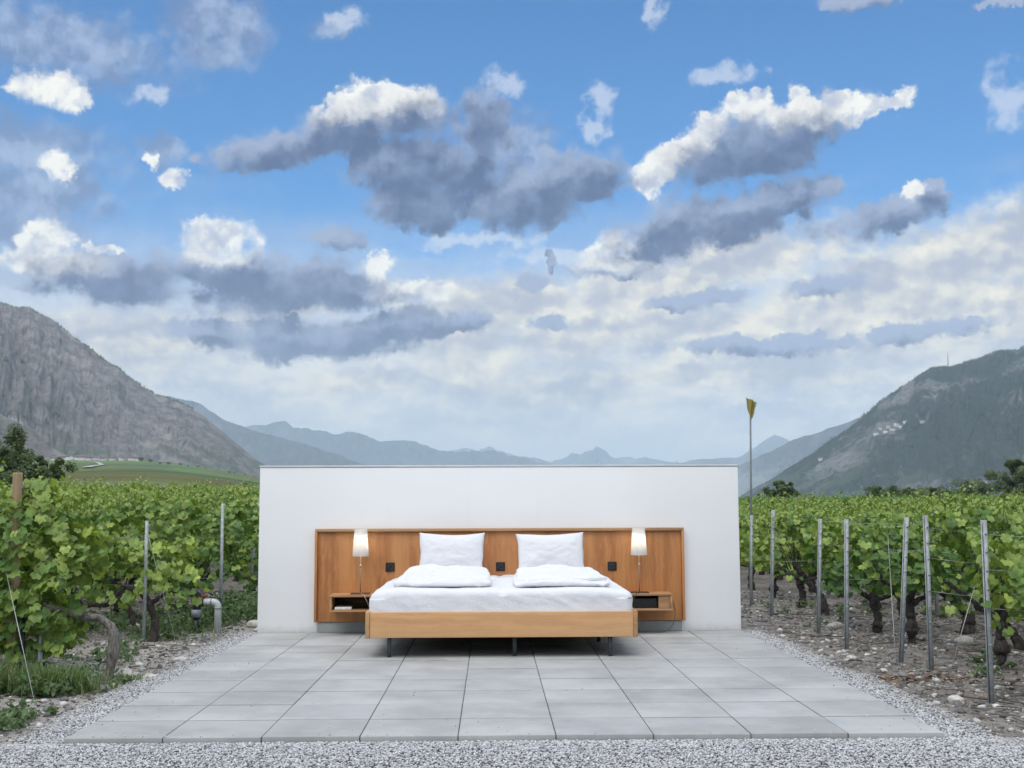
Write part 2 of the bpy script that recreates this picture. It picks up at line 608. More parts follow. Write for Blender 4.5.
M['pole_grey'] = plain('grey_pole', (0.16, 0.175, 0.185), 0.5, 0.2)
M['track'] = plain('track_gravel', (0.42, 0.40, 0.37), 0.9, 0.0, 0.1, 0.2)
M['wire'] = plain('steel_wire', (0.42, 0.44, 0.45), 0.45, 0.6)
M['pvc'] = plain('grey_pvc', (0.52, 0.54, 0.55), 0.35, 0.0, 0.1, 10)
M['pvc_dark'] = plain('dark_grey_pvc', (0.22, 0.24, 0.26), 0.4)
M['red'] = plain('red_plastic', (0.20, 0.03, 0.028), 0.45)
M['pipe_black'] = plain('black_pipe', (0.018, 0.022, 0.03), 0.4)
M['paper'] = plain('paper', (0.75, 0.73, 0.68), 0.8)
M['cable'] = plain('cable_sheath', (0.10, 0.085, 0.07), 0.5)
M['brass'] = plain('brushed_nickel', (0.55, 0.46, 0.36), 0.35, 0.8)
M['post_wood'] = wood('weathered_pine', (0.24, 0.165, 0.09), (0.36, 0.26, 0.155), (0.44, 0.335, 0.215), 2, 1.4, 0.75)
M['vine_leaf'] = leafy('vine_leaf')
M['weed'] = leafy('weed_leaf', 0.6, 0.25)
M['tree_leaf'] = leafy('tree_leaf', 0.6, 0.35)
M['stone'] = toned('pale_stone', 0.9, 0.22, 45, 0.4)
M['gravel'] = toned('crushed_gravel', 0.9, 0.12, 120, 0.0)
M['litter'] = toned('dead_leaf', 0.9, 0.2, 40, 0.0)
M['house_wall'] = toned('house_render', 0.8, 0.05, 1, 0.0)
M['house_roof'] = toned('roof_tile', 0.8, 0.12, 2, 0.0)


def bark(name, a, b_, scale=1.0):
    m, N, b = material(name)
    oc = obj_coord(N)
    f = N.noise(N.mapping(oc, scale=(60 * scale, 60 * scale, 14 * scale)), 1.0, 6.0, 0.65)
    N.put(b.inputs['Base Color'], N.mix(N.ramp(f, 0.32, 0.66), a, b_))
    b.inputs['Roughness'].default_value = 0.9
    bump(N, b, f, 0.8, 0.012)
    return m


M['bark'] = bark('vine_bark', (0.016, 0.013, 0.012), (0.075, 0.062, 0.056))
M['bark_grey'] = bark('grey_vine_bark', (0.055, 0.05, 0.045), (0.26, 0.235, 0.21))
M['tree_bark'] = bark('tree_bark', (0.03, 0.024, 0.02), (0.10, 0.085, 0.07), 0.1)

# cotton bedding
m, N, b = material('white_cotton')
oc = obj_coord(N)
f1 = N.noise(N.mapping(oc, scale=(9, 5, 7)), 1.0, 5.0, 0.55, distort=0.6)
N.put(b.inputs['Base Color'], N.mix(f1, (0.69, 0.70, 0.73), (0.74, 0.745, 0.77)))
b.inputs['Roughness'].default_value = 0.85
b.inputs['Sheen Weight'].default_value = 0.15
f2 = N.noise(N.mapping(oc, rot=(0, 0, 0.5), scale=(10, 26, 12)), 1.0, 4.0, 0.55, distort=1.2)
f3 = N.noise(N.mapping(oc, rot=(0, 0, -0.7), scale=(7, 13, 9)), 1.0, 3.0, 0.5, distort=1.6)
crease = N.ramp(N.math('ABSOLUTE', N.math('SUBTRACT', f3, 0.5)), 0.0, 0.06)
bump(N, b, N.math('ADD', N.math('ADD', N.math('MULTIPLY', f1, 0.7), N.math('MULTIPLY', f2, 0.5)), N.math('MULTIPLY', crease, 0.10)), 0.34, 0.02)
M['cotton'] = m

# smooth white render of the wall
m, N, b = material('white_wall_render')
oc = obj_coord(N)
big = N.noise(N.mapping(oc, scale=(0.6, 0.6, 1.4)), 1.0, 4.0, 0.55)
drip = N.noise(N.mapping(oc, scale=(9, 9, 0.5)), 1.0, 4.0, 0.6)
c = N.mix(N.ramp(big, 0.3, 0.7), (0.83, 0.835, 0.845), (0.865, 0.87, 0.875))
c = N.mix(N.math('MULTIPLY', N.ramp(drip, 0.55, 0.8), 0.05), c, (0.52, 0.53, 0.54))
wz = N.xyz(oc)[2]
splash = N.math('MULTIPLY', N.ramp(N.math('ADD', wz, N.math('MULTIPLY', N.noise(oc, 14.0, 5.0, 0.7), 0.14)), 0.16, 0.05), 0.35)
c = N.mix(splash, c, (0.42, 0.39, 0.35))
N.put(b.inputs['Base Color'], c)
b.inputs['Roughness'].default_value = 0.75
bump(N, b, N.noise(oc, 60.0, 4.0, 0.6), 0.08, 0.003)
M['wall'] = m

# concrete slabs
m, N, b = material('concrete_slab')
pos = position(N)
t = tone_of(N)
cloudy = N.noise(pos, 1.7, 5.0, 0.62)
mott = N.noise(pos, 9.0, 5.0, 0.6)
grit = N.noise(pos, 160.0, 3.0, 0.6)
c = N.vec('MULTIPLY', (0.385, 0.388, 0.385), t)
c = N.mix(N.ramp(cloudy, 0.32, 0.68), N.vec('SCALE', c, scale=0.84), N.vec('SCALE', c, scale=1.12))
spot = N.noise(pos, 34.0, 4.0, 0.7)
c = N.mix(N.math('MULTIPLY', N.ramp(spot, 0.62, 0.74), 0.22), c, (0.24, 0.235, 0.225))
c = N.mix(N.math('MULTIPLY', N.ramp(mott, 0.45, 0.75), 0.25), c, (0.50, 0.50, 0.495))
c = N.mix(N.math('MULTIPLY', N.ramp(grit, 0.52, 0.72), 0.20), c, (0.28, 0.285, 0.29))
N.put(b.inputs['Base Color'], c)
N.put(b.inputs['Roughness'], N.ramp(mott, 0.3, 0.7, 0.62, 0.82))
b.inputs['Specular IOR Level'].default_value = 0.3
bump(N, b, grit, 0.15, 0.002)
M['slab'] = m

# fabric lamp shade, lit by the bulb inside it
m, N, b = material('fabric_lamp_shade')
b.inputs['Base Color'].default_value = (0.82, 0.81, 0.78, 1)
b.inputs['Roughness'].default_value = 0.85
tr = N.new('ShaderNodeBsdfTranslucent')
tr.inputs['Color'].default_value = (0.85, 0.83, 0.79, 1)
mx = N.new('ShaderNodeMixShader')
mx.inputs[0].default_value = 0.5
N.l.new(b.outputs[0], mx.inputs[1])
N.l.new(tr.outputs[0], mx.inputs[2])
N.l.new(mx.outputs[0], N.n['Material Output'].inputs[0])
M['shade'] = m

# flag cloth
m, N, b = material('yellow_flag_cloth')
x, y, z = N.xyz(obj_coord(N))
s = N.math('ADD', N.math('MULTIPLY', x, 9.0), N.math('MULTIPLY', z, 5.5))
s = N.math('ADD', s, N.math('MULTIPLY', N.noise(obj_coord(N), 12.0, 2.0), 0.25))
k = N.ramp(N.math('ABSOLUTE', N.math('SUBTRACT', s, 0.05)), 0.10, 0.16)
N.put(b.inputs['Base Color'], N.mix(k, (0.02, 0.018, 0.012), (0.30, 0.26, 0.07)))
b.inputs['Roughness'].default_value = 0.8
M['flag'] = m


def land_zone(N, pos):
    x, y, z = N.xyz(pos)
    d = N.math('SQRT', N.math('ADD', N.math('MULTIPLY', x, x), N.math('MULTIPLY', y, y)))
    return x, y, z, d


# soil near, vines and meadow far
m, N, b = material('vineyard_soil')
pos = position(N)
x, y, z, d = land_zone(N, pos)
n1 = N.noise(pos, 1.3, 6.0, 0.65)
n2 = N.noise(pos, 11.0, 6.0, 0.68)
n3 = N.noise(pos, 60.0, 4.0, 0.65)
soil = N.mix(N.ramp(n2, 0.34, 0.66), (0.13, 0.11, 0.095), (0.32, 0.29, 0.26))
soil = N.mix(N.math('MULTIPLY', N.ramp(n3, 0.50, 0.66), 0.6), soil, (0.42, 0.40, 0.38))
soil = N.mix(N.math('MULTIPLY', N.ramp(n1, 0.45, 0.7), 0.5), soil, (0.33, 0.31, 0.285))
sandy = N.math('MULTIPLY', N.ramp(N.math('ADD', x, N.math('MULTIPLY', n1, 0.5)), -1.6, -2.5), N.ramp(N.math('ADD', x, n1), -3.6, -2.7))
soil = N.mix(N.math('MULTIPLY', sandy, 0.65), soil, (0.44, 0.415, 0.38))
green = N.mix(N.ramp(N.noise(pos, 0.06, 5.0, 0.6), 0.35, 0.65), (0.085, 0.135, 0.050), (0.14, 0.20, 0.075))
rows = N.noise(N.mapping(pos, rot=(0, 0, 0.5), scale=(0.004, 0.10, 0.02)), 1.0, 3.0, 0.6)
green = N.mix(N.math('MULTIPLY', N.ramp(rows, 0.45, 0.7), 0.5), green, (0.06, 0.105, 0.038))
fields = N.new('ShaderNodeTexVoronoi')
N.put(fields.inputs['Vector'], N.mapping(pos, rot=(0, 0, 0.3), scale=(0.012, 0.006, 0.0)))
fields.inputs['Scale'].default_value = 1.0
green = N.mix(0.35, green, N.vec('MULTIPLY', fields.outputs['Color'], (0.22, 0.28, 0.11)))
brown = N.math('MULTIPLY', N.ramp(N.math('ADD', d, N.math('MULTIPLY', n1, 20.0)), 105.0, 140.0), N.ramp(N.math('ADD', d, N.math('MULTIPLY', n1, 40.0)), 240.0, 190.0))
farmix = N.mix(N.math('MULTIPLY', brown, 0.85), green, (0.19, 0.17, 0.095))
c = N.mix(N.ramp(d, 24.0, 40.0), soil, farmix)
N.put(b.inputs['Base Color'], c)
b.inputs['Roughness'].default_value = 0.95
b.inputs['Specular IOR Level'].default_value = 0.1
bump(N, b, N.math('ADD', n2, N.math('MULTIPLY', n3, 0.5)), 0.9, 0.04)
M['ground'] = m


def mountain_material(name, rock_a, rock_b, scree, wood_a, wood_b, forest_lo, forest_hi, k, streak_rot, meadow):
    """k: world size of a feature in metres"""
    m, N, b = material(name)
    pos = position(N)
    x, y, z, d = land_zone(N, pos)
    tilt = N.mapping(pos, rot=(0, streak_rot, 0), scale=(1 / k, 0.6 / k, 0.62 / k))
    n1 = N.noise(tilt, 1.0, 8.0, 0.66)
    n2 = N.noise(tilt, 4.2, 7.0, 0.66)
    n3 = N.noise(pos, 0.45 / k, 6.0, 0.62)
    c = N.mix(N.ramp(n2, 0.34, 0.66), rock_a, rock_b)
    c = N.mix(N.math('MULTIPLY', N.ramp(n1, 0.52, 0.70), 0.8), c, scree)
    f = N.ramp(N.math('ADD', n3, N.math('MULTIPLY', N.math('SUBTRACT', n2, 0.5), 0.55)), forest_lo, forest_hi)
    trees = N.mix(N.ramp(N.noise(pos, 9.0 / k, 5.0, 0.7), 0.4, 0.62), wood_a, wood_b)
    c = N.mix(f, c, trees)
    if meadow:
        low = N.math('MULTIPLY', N.ramp(z, meadow[1], meadow[0]), N.ramp(N.noise(pos, 1.2 / k, 5.0, 0.6), 0.47, 0.58))
        c = N.mix(low, c, meadow[2])
    N.put(b.inputs['Base Color'], c)
    b.inputs['Roughness'].default_value = 1.0
    b.inputs['Specular IOR Level'].default_value = 0.0
    bump(N, b, N.math('ADD', n2, n1), 1.0, k * 0.12)
    return m


M['rock_face'] = mountain_material('grey_rock_face', (0.10, 0.088, 0.085), (0.25, 0.222, 0.212), (0.38, 0.34, 0.315),
                                   (0.02, 0.032, 0.017), (0.05, 0.07, 0.03), 0.58, 0.68, 110.0, 0.35, (40, 170, (0.06, 0.10, 0.04)))
M['wooded_slope'] = mountain_material('wooded_slope', (0.11, 0.105, 0.105), (0.25, 0.235, 0.23), (0.36, 0.335, 0.32),
                                      (0.010, 0.018, 0.015), (0.040, 0.054, 0.036), 0.41, 0.50, 110.0, -0.7, (10, 170, (0.06, 0.085, 0.05)))
M['far_slope'] = mountain_material('far_slope', (0.12, 0.12, 0.12), (0.24, 0.23, 0.22), (0.30, 0.28, 0.27),
                                   (0.03, 0.034, 0.045), (0.07, 0.075, 0.085), 0.38, 0.55, 500.0, 0.5, None)

# skylines seen from the terrace: (azimuth, elevation) in degrees
LEFT_PEAK = [(-37.60,9.763), (-30.33,9.794), (-26.59,9.498), (-22.58,9.005), (-21.33,8.815), (-20.25,8.291), (-19.38,7.611), (-18.27,6.839), (-16.93,5.830), (-15.81,5.168), (-14.68,4.822), (-13.54,4.096), (-12.15,2.989), (-10.89,1.963), (-9.57,0.930)]
LEFT_SPUR = [(-33.57,5.868), (-27.16,5.187), (-22.39,4.093), (-21.35,3.585), (-20.06,2.623), (-19.20,1.958), (-18.11,1.422)]
RIGHT_PEAK = [(11.10,-0.035), (12.37,0.711), (14.60,1.956), (16.91,3.501), (18.28,4.716), (19.41,5.461), (20.52,6.150), (21.81,6.321), (22.88,6.630), (23.51,6.822), (24.51,6.857), (28.33,6.974), (34.84,6.903)]
RIGHT_MID = [(8.07,1.163), (9.50,1.818), (10.91,1.901), (11.84,1.797), (12.78,2.306), (14.64,3.078), (17.14,3.913), (21.30,4.213), (27.41,4.002)]
RIGHT_FAR = [(7.12,1.407), (9.50,2.103), (10.68,2.187), (11.62,2.177), (12.56,2.686), (13.49,3.284), (14.17,2.945), (16.01,3.427), (19.12,3.590)]
LEFT_MID = [(-18.23,5.289), (-14.69,5.007), (-13.78,4.746), (-12.63,3.968), (-11.47,3.559), (-9.14,2.963), (-6.30,2.021), (-4.39,1.210)]
LEFT_FAR = [(-16.02,4.655), (-11.93,3.648), (-9.85,3.905), (-8.68,3.583), (-7.73,3.446), (-6.79,3.547), (-5.36,3.170), (-3.92,3.125), (-2.96,2.789), (-1.76,2.548), (-0.80,2.691), (0.17,2.544), (1.37,2.347), (3.30,1.667)]
CENTRE_FAR = [(-5.35,1.688), (-2.96,2.309), (-1.28,2.691), (-0.07,2.737), (1.37,2.396), (3.30,2.195), (4.41,2.525), (5.09,2.857), (5.70,2.420), (7.13,2.171), (9.50,2.008), (12.76,1.365)]


# ------------------------------------------------------------------ land
def smooth(a, b, v):
    t = np.clip((v - a) / (b - a), 0, 1)
    return t * t * (3 - 2 * t)


LEFT_D = [0, 14, 40, 60, 110, 150, 200, 400, 1000, 1700, 2600, 5000, 40000]
LEFT_Z = [0, 0, .35, .70, 1.6, 3.3, 5.2, 12.6, 33.6, 64, 96, 120, 120]
RIGHT_D = [0, 14, 40, 100, 300, 1000, 3000, 40000]
RIGHT_Z = [0, 0, .08, .45, 1.2, 4, 10, 20]


def ground_z(x, y):
    x, y = np.asarray(x, float), np.asarray(y, float)
    d = np.hypot(x, y)
    a = np.degrees(np.arctan2(x, y))
    w = smooth(-3, -17, a) * smooth(-100, -70, a)
    z = np.interp(d, LEFT_D, LEFT_Z) * w + np.interp(d, RIGHT_D, RIGHT_Z) * (1 - w)
    near = smooth(90, 20, d)
    rough = 0.045 * fbm(np.stack([x * .9, y * .9, 0 * x], -1), 3) + 0.02 * fbm(np.stack([x * 3.1, y * 3.1, 0 * x + 9], -1), 2)
    # level bed under the slabs and the gravel round them
    flat = smooth(0.0, 0.7, np.maximum(np.maximum(np.abs(x) - 2.55, y - 11.6), 4.0 - y) - 0.05)
    return z - 0.05 + rough * near * flat + 0.02 * flat


def far_noise(d, a):
    return 0


mb = MB()
na = 720
rr = np.concatenate([[0.3], np.geomspace(1.0, 30, 190), np.geomspace(30.8, 17500, 130)])
th = np.linspace(-math.pi, math.pi, na, endpoint=False)
X, Y = rr[:, None] * np.sin(th)[None, :], rr[:, None] * np.cos(th)[None, :]
mb.grid(np.stack([X, Y, ground_z(X, Y)], -1), close=True)
mb.add(np.stack([X[0], Y[0], ground_z(X[0], Y[0])], -1), [np.arange(na)[::-1]])
ground = mb.build('ground', M['ground'], smooth=True)
tag(ground, 'grey brown vineyard soil rising into green fields', 'ground', kind='structure')

# terrace of square concrete slabs, nine across and ten deep
mb = MB()
r5 = np.random.default_rng(3)
mb.box(-2.235, 2.235, 6.222, 11.185, -0.075, -0.0028, tone=(0.32, 0.315, 0.31))
for i in range(9):
    for j in range(10):
        x0, y0 = -2.25 + .5 * i, 6.2 + .5 * j
        t = r5.uniform(0.93, 1.08)
        g, gy = 0.0034, 0.0085
        z = r5.uniform(-0.0015, 0.0015)
        k = r5.uniform(-0.008, 0.008)
        mb.box(x0 + g, x0 + .5 - g, y0 + gy, y0 + .5 - gy, -0.045, z, 0.002, tone=(t + k, t, t - k))
paving = mb.build('paving', M['slab'], tones=True)
tag(paving, 'terrace of square grey concrete slabs under the bed', 'paving', kind='structure')


# ------------------------------------------------------------------ mountains
def mountain(name, label, sil, d_ridge, d_base, mat, seed, rows=90, cols=420, jag=0.05, gully=0.05, power=1.0, gscale=1.0):
    sil = np.array(sil, float)
    a = np.linspace(sil[0, 0], sil[-1, 0], cols)
    e = np.interp(a, sil[:, 0], sil[:, 1])
    e = e + jag * fbm(np.stack([a * 1.5, a * 0 + seed, a * 0], -1), 5, 0.6)
    dr = np.interp(a, *np.array(d_ridge, float).T)
    db = np.interp(a, *np.array(d_base, float).T)
    u = np.concatenate([np.linspace(0, 1, rows), 1 + np.linspace(0.04, 0.5, 14)])
    U, A = np.meshgrid(u, a, indexing='ij')
    E, DR, DB = (np.broadcast_to(v, U.shape) for v in (e, dr, db))
    zr = 1.17 + np.tan(np.radians(E)) * DR
    zb = ground_z(np.sin(np.radians(A)) * DB, np.cos(np.radians(A)) * DB) - 6
    zr = np.maximum(zr, zb + 1)
    D = DB + (DR - DB) * U
    Z = zb + (zr - zb) * np.minimum(U, 1) ** power
    back = np.clip(U - 1, 0, None) / 0.5
    Z = Z - back * (zr - zb) * 0.9
    D = np.where(U > 1, DR + back * np.maximum(zr - zb, 30) * 1.6, D)
    H = zr - zb
    q = np.stack([A * 0.9 * gscale, U * 1.6, U * 0 + seed], -1)
    rid = 1 - np.abs(fbm(q + 0.3 * fbm(q * 1.7, 3)[..., None], 5, 0.55))
    soft = fbm(np.stack([A * 2.2 * gscale, U * 9, U * 0 + seed + 4], -1), 4, 0.6)
    env = np.sin(np.clip(U, 0, 1) * math.pi) ** 0.7
    D = D + H * (gully * 4.5 * (rid - 0.6) + gully * 1.1 * soft) * (0.25 + env) * np.minimum(1, (zr - zb) / 60)
    Z = Z + H * gully * 0.8 * soft * env
    rx, ry = np.sin(np.radians(A)) * D, np.cos(np.radians(A)) * D
    mb = MB()
    mb.grid(np.stack([rx, ry, Z], -1))
    o = mb.build(name, mat, smooth=True)
    return tag(o, label, 'mountain', kind='structure')


mountain('mountain', 'steep grey rock mountain falling to the valley, nearest behind the left vineyard', LEFT_PEAK,
         [(-38, 3300), (-22, 3100), (-9, 2900)], [(-38, 2000), (-22, 2150), (-14, 2500), (-9, 2850)], M['rock_face'], 3, 160, 760, 0.05, 0.034, 1.05, 1.25)
mountain('mountain_spur', 'low wooded rock spur in front of the grey mountain, behind the left tree', LEFT_SPUR,
         [(-34, 1900), (-18, 1850)], [(-34, 1500), (-18, 1800)], M['rock_face'], 8, 50, 220, 0.03, 0.05, 1.0, 1.5)
mountain('mountain', 'dark wooded mountain with a village and mast, nearest behind the right vineyard', RIGHT_PEAK,
         [(11, 3300), (24, 3500), (35, 3600)], [(11, 3200), (16, 2600), (35, 1900)], M['wooded_slope'], 14, 120, 520, 0.05, 0.05, 0.95, 1.1)
mountain('mountain', 'blue ridge sloping down just behind the dark wooded mountain', RIGHT_MID,
         [(8, 7800), (28, 7400)], [(8, 7500), (28, 6400)], M['far_slope'], 21, 50, 260, 0.05, 0.05)
mountain('mountain', 'pale pointed far peak left of the dark wooded mountain', RIGHT_FAR,
         [(7, 12500), (20, 12000)], [(7, 11800), (20, 11000)], M['far_slope'], 27, 40, 220, 0.05, 0.05)
mountain('mountain', 'hazy blue ridge just behind the end of the grey rock mountain', LEFT_MID,
         [(-19, 7800), (-4, 8200)], [(-19, 6900), (-4, 7900)], M['far_slope'], 33, 50, 260, 0.05, 0.05)
mountain('mountain', 'long pale jagged range above the left half of the wall', LEFT_FAR,
         [(-16, 10800), (4, 11500)], [(-16, 9800), (4, 10800)], M['far_slope'], 39, 50, 320, 0.10, 0.05)
mountain('mountain', 'faintest snowy looking peaks above the middle of the wall', CENTRE_FAR,
         [(-6, 15000), (13, 15000)], [(-6, 14000), (13, 14000)], M['far_slope'], 45, 40, 320, 0.14, 0.05)

mountain('mountain', 'unseen wooded mountain added behind the viewer to block low skylight', [(95, 3), (120, 10), (150, 14), (185, 16), (215, 13), (245, 10), (265, 3)],
         [(95, 3000), (265, 3000)], [(95, 1900), (265, 1900)], M['wooded_slope'], 51, 50, 260, 0.1, 0.05)  # unseen ridge, added to cut low skylight and deepen the shade under the bed

# pale farm track climbing the field below the grey mountain
mb = MB()
tk = np.array([(-18.7, 520), (-18.35, 760), (-18.05, 1000), (-18.25, 1250), (-18.7, 1420)])
s = np.linspace(0, len(tk) - 1, 60)
ta, td = np.interp(s, np.arange(len(tk)), tk[:, 0]), np.interp(s, np.arange(len(tk)), tk[:, 1])
tx, ty = np.sin(np.radians(ta)) * td, np.cos(np.radians(ta)) * td
L = []
for k in (-1.8, 0, 1.8):
    L.append(np.stack([tx + k, ty + k * .3, ground_z(tx + k, ty + k * .3) + .6], -1))
mb.grid(np.array(L))
tag(mb.build('track', M['track']), 'pale farm track crossing the green field below the grey mountain', 'track', kind='structure')

# ------------------------------------------------------------------ valley haze
mb = MB()
mb.box(-18000, 18000, -18000, 18000, -1.5, HAZE_TOP)
hm = bpy.data.materials.new('valley_haze')
hm.use_nodes = True
HN = Nodes(hm.node_tree)
HN.n.clear()
pv = HN.new('ShaderNodeVolumePrincipled')
pv.inputs['Color'].default_value = HAZE_COLOR
pv.inputs['Density'].default_value = HAZE_DENSITY
pv.inputs['Anisotropy'].default_value = -0.42
ho = HN.new('ShaderNodeOutputMaterial')
HN.l.new(pv.outputs[0], ho.inputs['Volume'])
haze = mb.build('haze', hm)
tag(haze, 'pale blue summer haze filling the valley', 'haze', kind='stuff')

# ------------------------------------------------------------------ wall
wall = thing('freestanding_wall', 'low white freestanding wall with a thin metal cap behind the bed', 'wall', (0, 11.205, 0))
mb = MB()
mb.box(-2.25, 2.25, 0, 0.16, -0.02, 1.525, 0.006)
mb.build('panel', M['wall'], wall)
mb = MB()
mb.box(-2.253, 2.253, -0.004, 0.164, 1.527, 1.545, 0.003)
mb.build('cap', M['cap'], wall)


# ------------------------------------------------------------------ headboard with sockets
hb = thing('headboard', 'long wooden headboard panel fixed to the white wall', 'headboard', (0, 11.2, 0))
mb = MB()
mb.box(-1.692, 1.692, -0.035, -0.003, 0.10, 0.925, 0.002)
mb.build('panel', M['headboard'], hb)
mb = MB()
mb.box(-1.717, 1.717, -0.065, -0.003, 0.928, 0.955, 0.003)
mb.build('top_rail', M['oak_shelf'], hb)
for s in (-1, 1):
    mb = MB()
    x = 1.706 * s
    mb.box(x - .012, x + .012, -0.065, -0.003, 0.10, 0.926, 0.003)
    mb.build('side_rail', M['headboard'], hb)
mb = MB()
mb.box(-1.69, 1.69, -0.022, -0.003, 0.002, 0.097, 0.002)
mb.build('plinth', M['plinth'], hb)
for x in (-1.02, 0.005, 1.045):
    mb = MB()
    mb.box(-.042, .042, -0.010, 0.0, -.042, .042, 0.004)
    so = mb.build('socket', M['black'], hb, loc=(x, -0.0355, 0.60))
    mb = MB()
    mb.lathe([(0.019, -.012), (0.0225, -.0125), (0.0225, -.0095), (0.019, -.0095), (0.019, -.012)], 20)
    mb.v[-1] = mb.v[-1][:, [0, 2, 1]]
    mb.build('ring', M['leg_steel'], so)


# ------------------------------------------------------------------ bed
bed = thing('bed', 'wide wooden double bed frame standing on thin steel legs', 'bed', (0, 9.3, 0))
mb = MB()
mb.box(-1.017, 1.017, 0.0, 0.035, 0.155, 0.350, 0.004)
mb.build('foot_board', M['oak_long'], bed)
for s in (-1, 1):
    mb = MB()
    x = 1.0345 * s
    mb.box(x - .0165, x + .0165, -0.006, 1.82, 0.153, 0.353, 0.004)
    mb.build('side_board', M['oak_edge'], bed)
mb = MB()
mb.box(-1.0, 1.0, 0.05, 1.80, 0.20, 0.30, 0.004)
mb.build('slat_base', M['dark_recess'], bed)
for x, y in ((-.872, .07), (.842, .07), (.10, .12), (-.872, 1.55), (.842, 1.05)):
    mb = MB()
    mb.tube([(x, y, 0.0), (x, y, 0.199)], [.0165, .0165], 16)
    mb.build('leg', M['leg_steel'], bed)


def rounded_slab(sx, sy, sz, r, nx, ny, nz):
    """closed box skin with rounded edges, centred, one welded vertex grid per side"""
    bm = bmesh.new()

    def face(fn, n, k):
        g = [[bm.verts.new(fn(i / n * 2 - 1, j / k * 2 - 1)) for j in range(k + 1)] for i in range(n + 1)]
        for i in range(n):
            for j in range(k):
                bm.faces.new((g[i][j], g[i + 1][j], g[i + 1][j + 1], g[i][j + 1]))
    for s in (-1, 1):
        face(lambda a, b_: (a, b_, s), nx, ny)
        face(lambda a, b_: (a, s, b_), nx, nz)
        face(lambda a, b_: (s, a, b_), ny, nz)
    bmesh.ops.remove_doubles(bm, verts=bm.verts, dist=1e-5)
    bmesh.ops.recalc_face_normals(bm, faces=bm.faces)
    bm.verts.index_update()
    V = np.array([v.co[:] for v in bm.verts]) * np.array([sx, sy, sz]) / 2
    F = [[v.index for v in f.verts] for f in bm.faces]
    bm.free()
    h = np.array([sx, sy, sz]) / 2
    r = np.minimum(np.asarray(r, float), h * 0.98)
    inner = np.clip(V, -(h - r), h - r)
    dl = (V - inner) / r
    L = np.linalg.norm(dl, axis=1)
    nrm = dl / np.maximum(L, 1e-6)[:, None]
    out = np.where((L > 1e-6)[:, None], inner + nrm * r, V)
    return out, np.array(F), nrm


mb = MB()
V, F, nr = rounded_slab(2.05, 1.87, 0.30, (0.07, 0.07, 0.06), 120, 90, 24)
V = V + np.array([0, 10.252, 0.375])
side = smooth(0.50, 0.42, V[:, 2])
wr = fbm(np.stack([V[:, 0] * 2.1 + V[:, 2] * 4.0, V[:, 1] * 2.0, V[:, 2] * 3.0 - V[:, 0] * 1.2], -1), 4, 0.55)
fold = np.clip(fbm(np.stack([V[:, 0] * 5 + V[:, 2] * 9, V[:, 1] * 4, V[:, 2] * 2], -1), 3), 0, 1) ** 1.5
V = V + nr * (wr * 0.008 + fold * 0.022 * side)[:, None]
V[:, 2] += 0.006 * fbm(np.stack([V[:, 0] * 1.6, V[:, 1] * 1.6, V[:, 2] * 0], -1), 3) * (V[:, 2] > 0.45)
V[:, 2] -= 0.014 * np.exp(-(V[:, 0] / 0.035) ** 2) * (V[:, 2] > 0.48)
V[:, 2] -= 0.02 * smooth(0.75, 1.0, np.abs(V[:, 0])) * (V[:, 2] > 0.45)
mb.add(V, F)
mattress = mb.build('mattress', M['cotton'], smooth=True)
tag(mattress, 'white sheeted double mattress lying in the wooden bed frame', 'mattress')


def duvet(x, y, w, l, seed, label):
    mb = MB()
    for k, (dy, dz, t, dw) in enumerate(((-0.012, 0.0, 0.046, 0.0), (0.030, 0.028, 0.042, -0.03))):
        V, F, nr = rounded_slab(w + dw, l - 0.07 * k, t, (0.05, 0.05, t * .45), 110, 120, 10)
        s = V[:, 0] / w * 2
        u = (V[:, 1] / l + 0.5)
        puff = (1 - np.clip(np.abs(s), 0, 1) ** 5) * (1 - np.clip(np.abs(2 * u - 1), 0, 1) ** 8)
        q = np.stack([V[:, 0] * 3.2 + seed, V[:, 1] * 2.6, V[:, 2] * 3 + k * 5], -1)
        n = fbm(q + 0.25 * fbm(q * 2, 2)[:, None], 4, 0.55)
        cre = np.abs(fbm(np.stack([V[:, 0] * 4 + seed, V[:, 1] * 9, V[:, 2] * 0 + k], -1), 3))
        V[:, 2] += np.where(V[:, 2] > 0, 1, 0.15) * (0.017 * puff * (0.25 + u) + 0.013 * n - 0.013 * np.exp(-(cre / .05) ** 2) * puff)
        V[:, 2] += 0.8 * dz + 0.030 * u * k + 0.010 * u
        V[:, 0] *= 1 + .05 * (1 - u) - .05 * u
        V[:, 0] += 0.014 * fbm(np.stack([V[:, 1] * 4, s * 0.6 + seed, V[:, 2] * 2 + k * 3], -1), 3)
        V[:, 1] += 0.012 * fbm(np.stack([V[:, 0] * 5 + k * 7, s * 0 + seed, V[:, 2] * 8], -1), 3) + dy
        # the corners at the foot are tucked and a little crumpled
        V[:, 2] += 0.012 * np.exp(-((np.abs(s) - .85) / .2) ** 2 - (u / .12) ** 2) * fbm(V * 22 + seed, 2)
        mb.add(V + np.array([x, y, 0.548]), F)
    o = mb.build('duvet', M['cotton'], smooth=True)
    return tag(o, label, 'duvet', 'folded duvets on the bed')


duvet(-0.465, 9.99, 0.75, 1.02, 2, 'folded white duvet before the pillow on the side nearer the shelf with the booklet')
duvet(0.475, 9.99, 0.73, 1.02, 8, 'folded white duvet before the pillow on the side nearer the trailing cable')


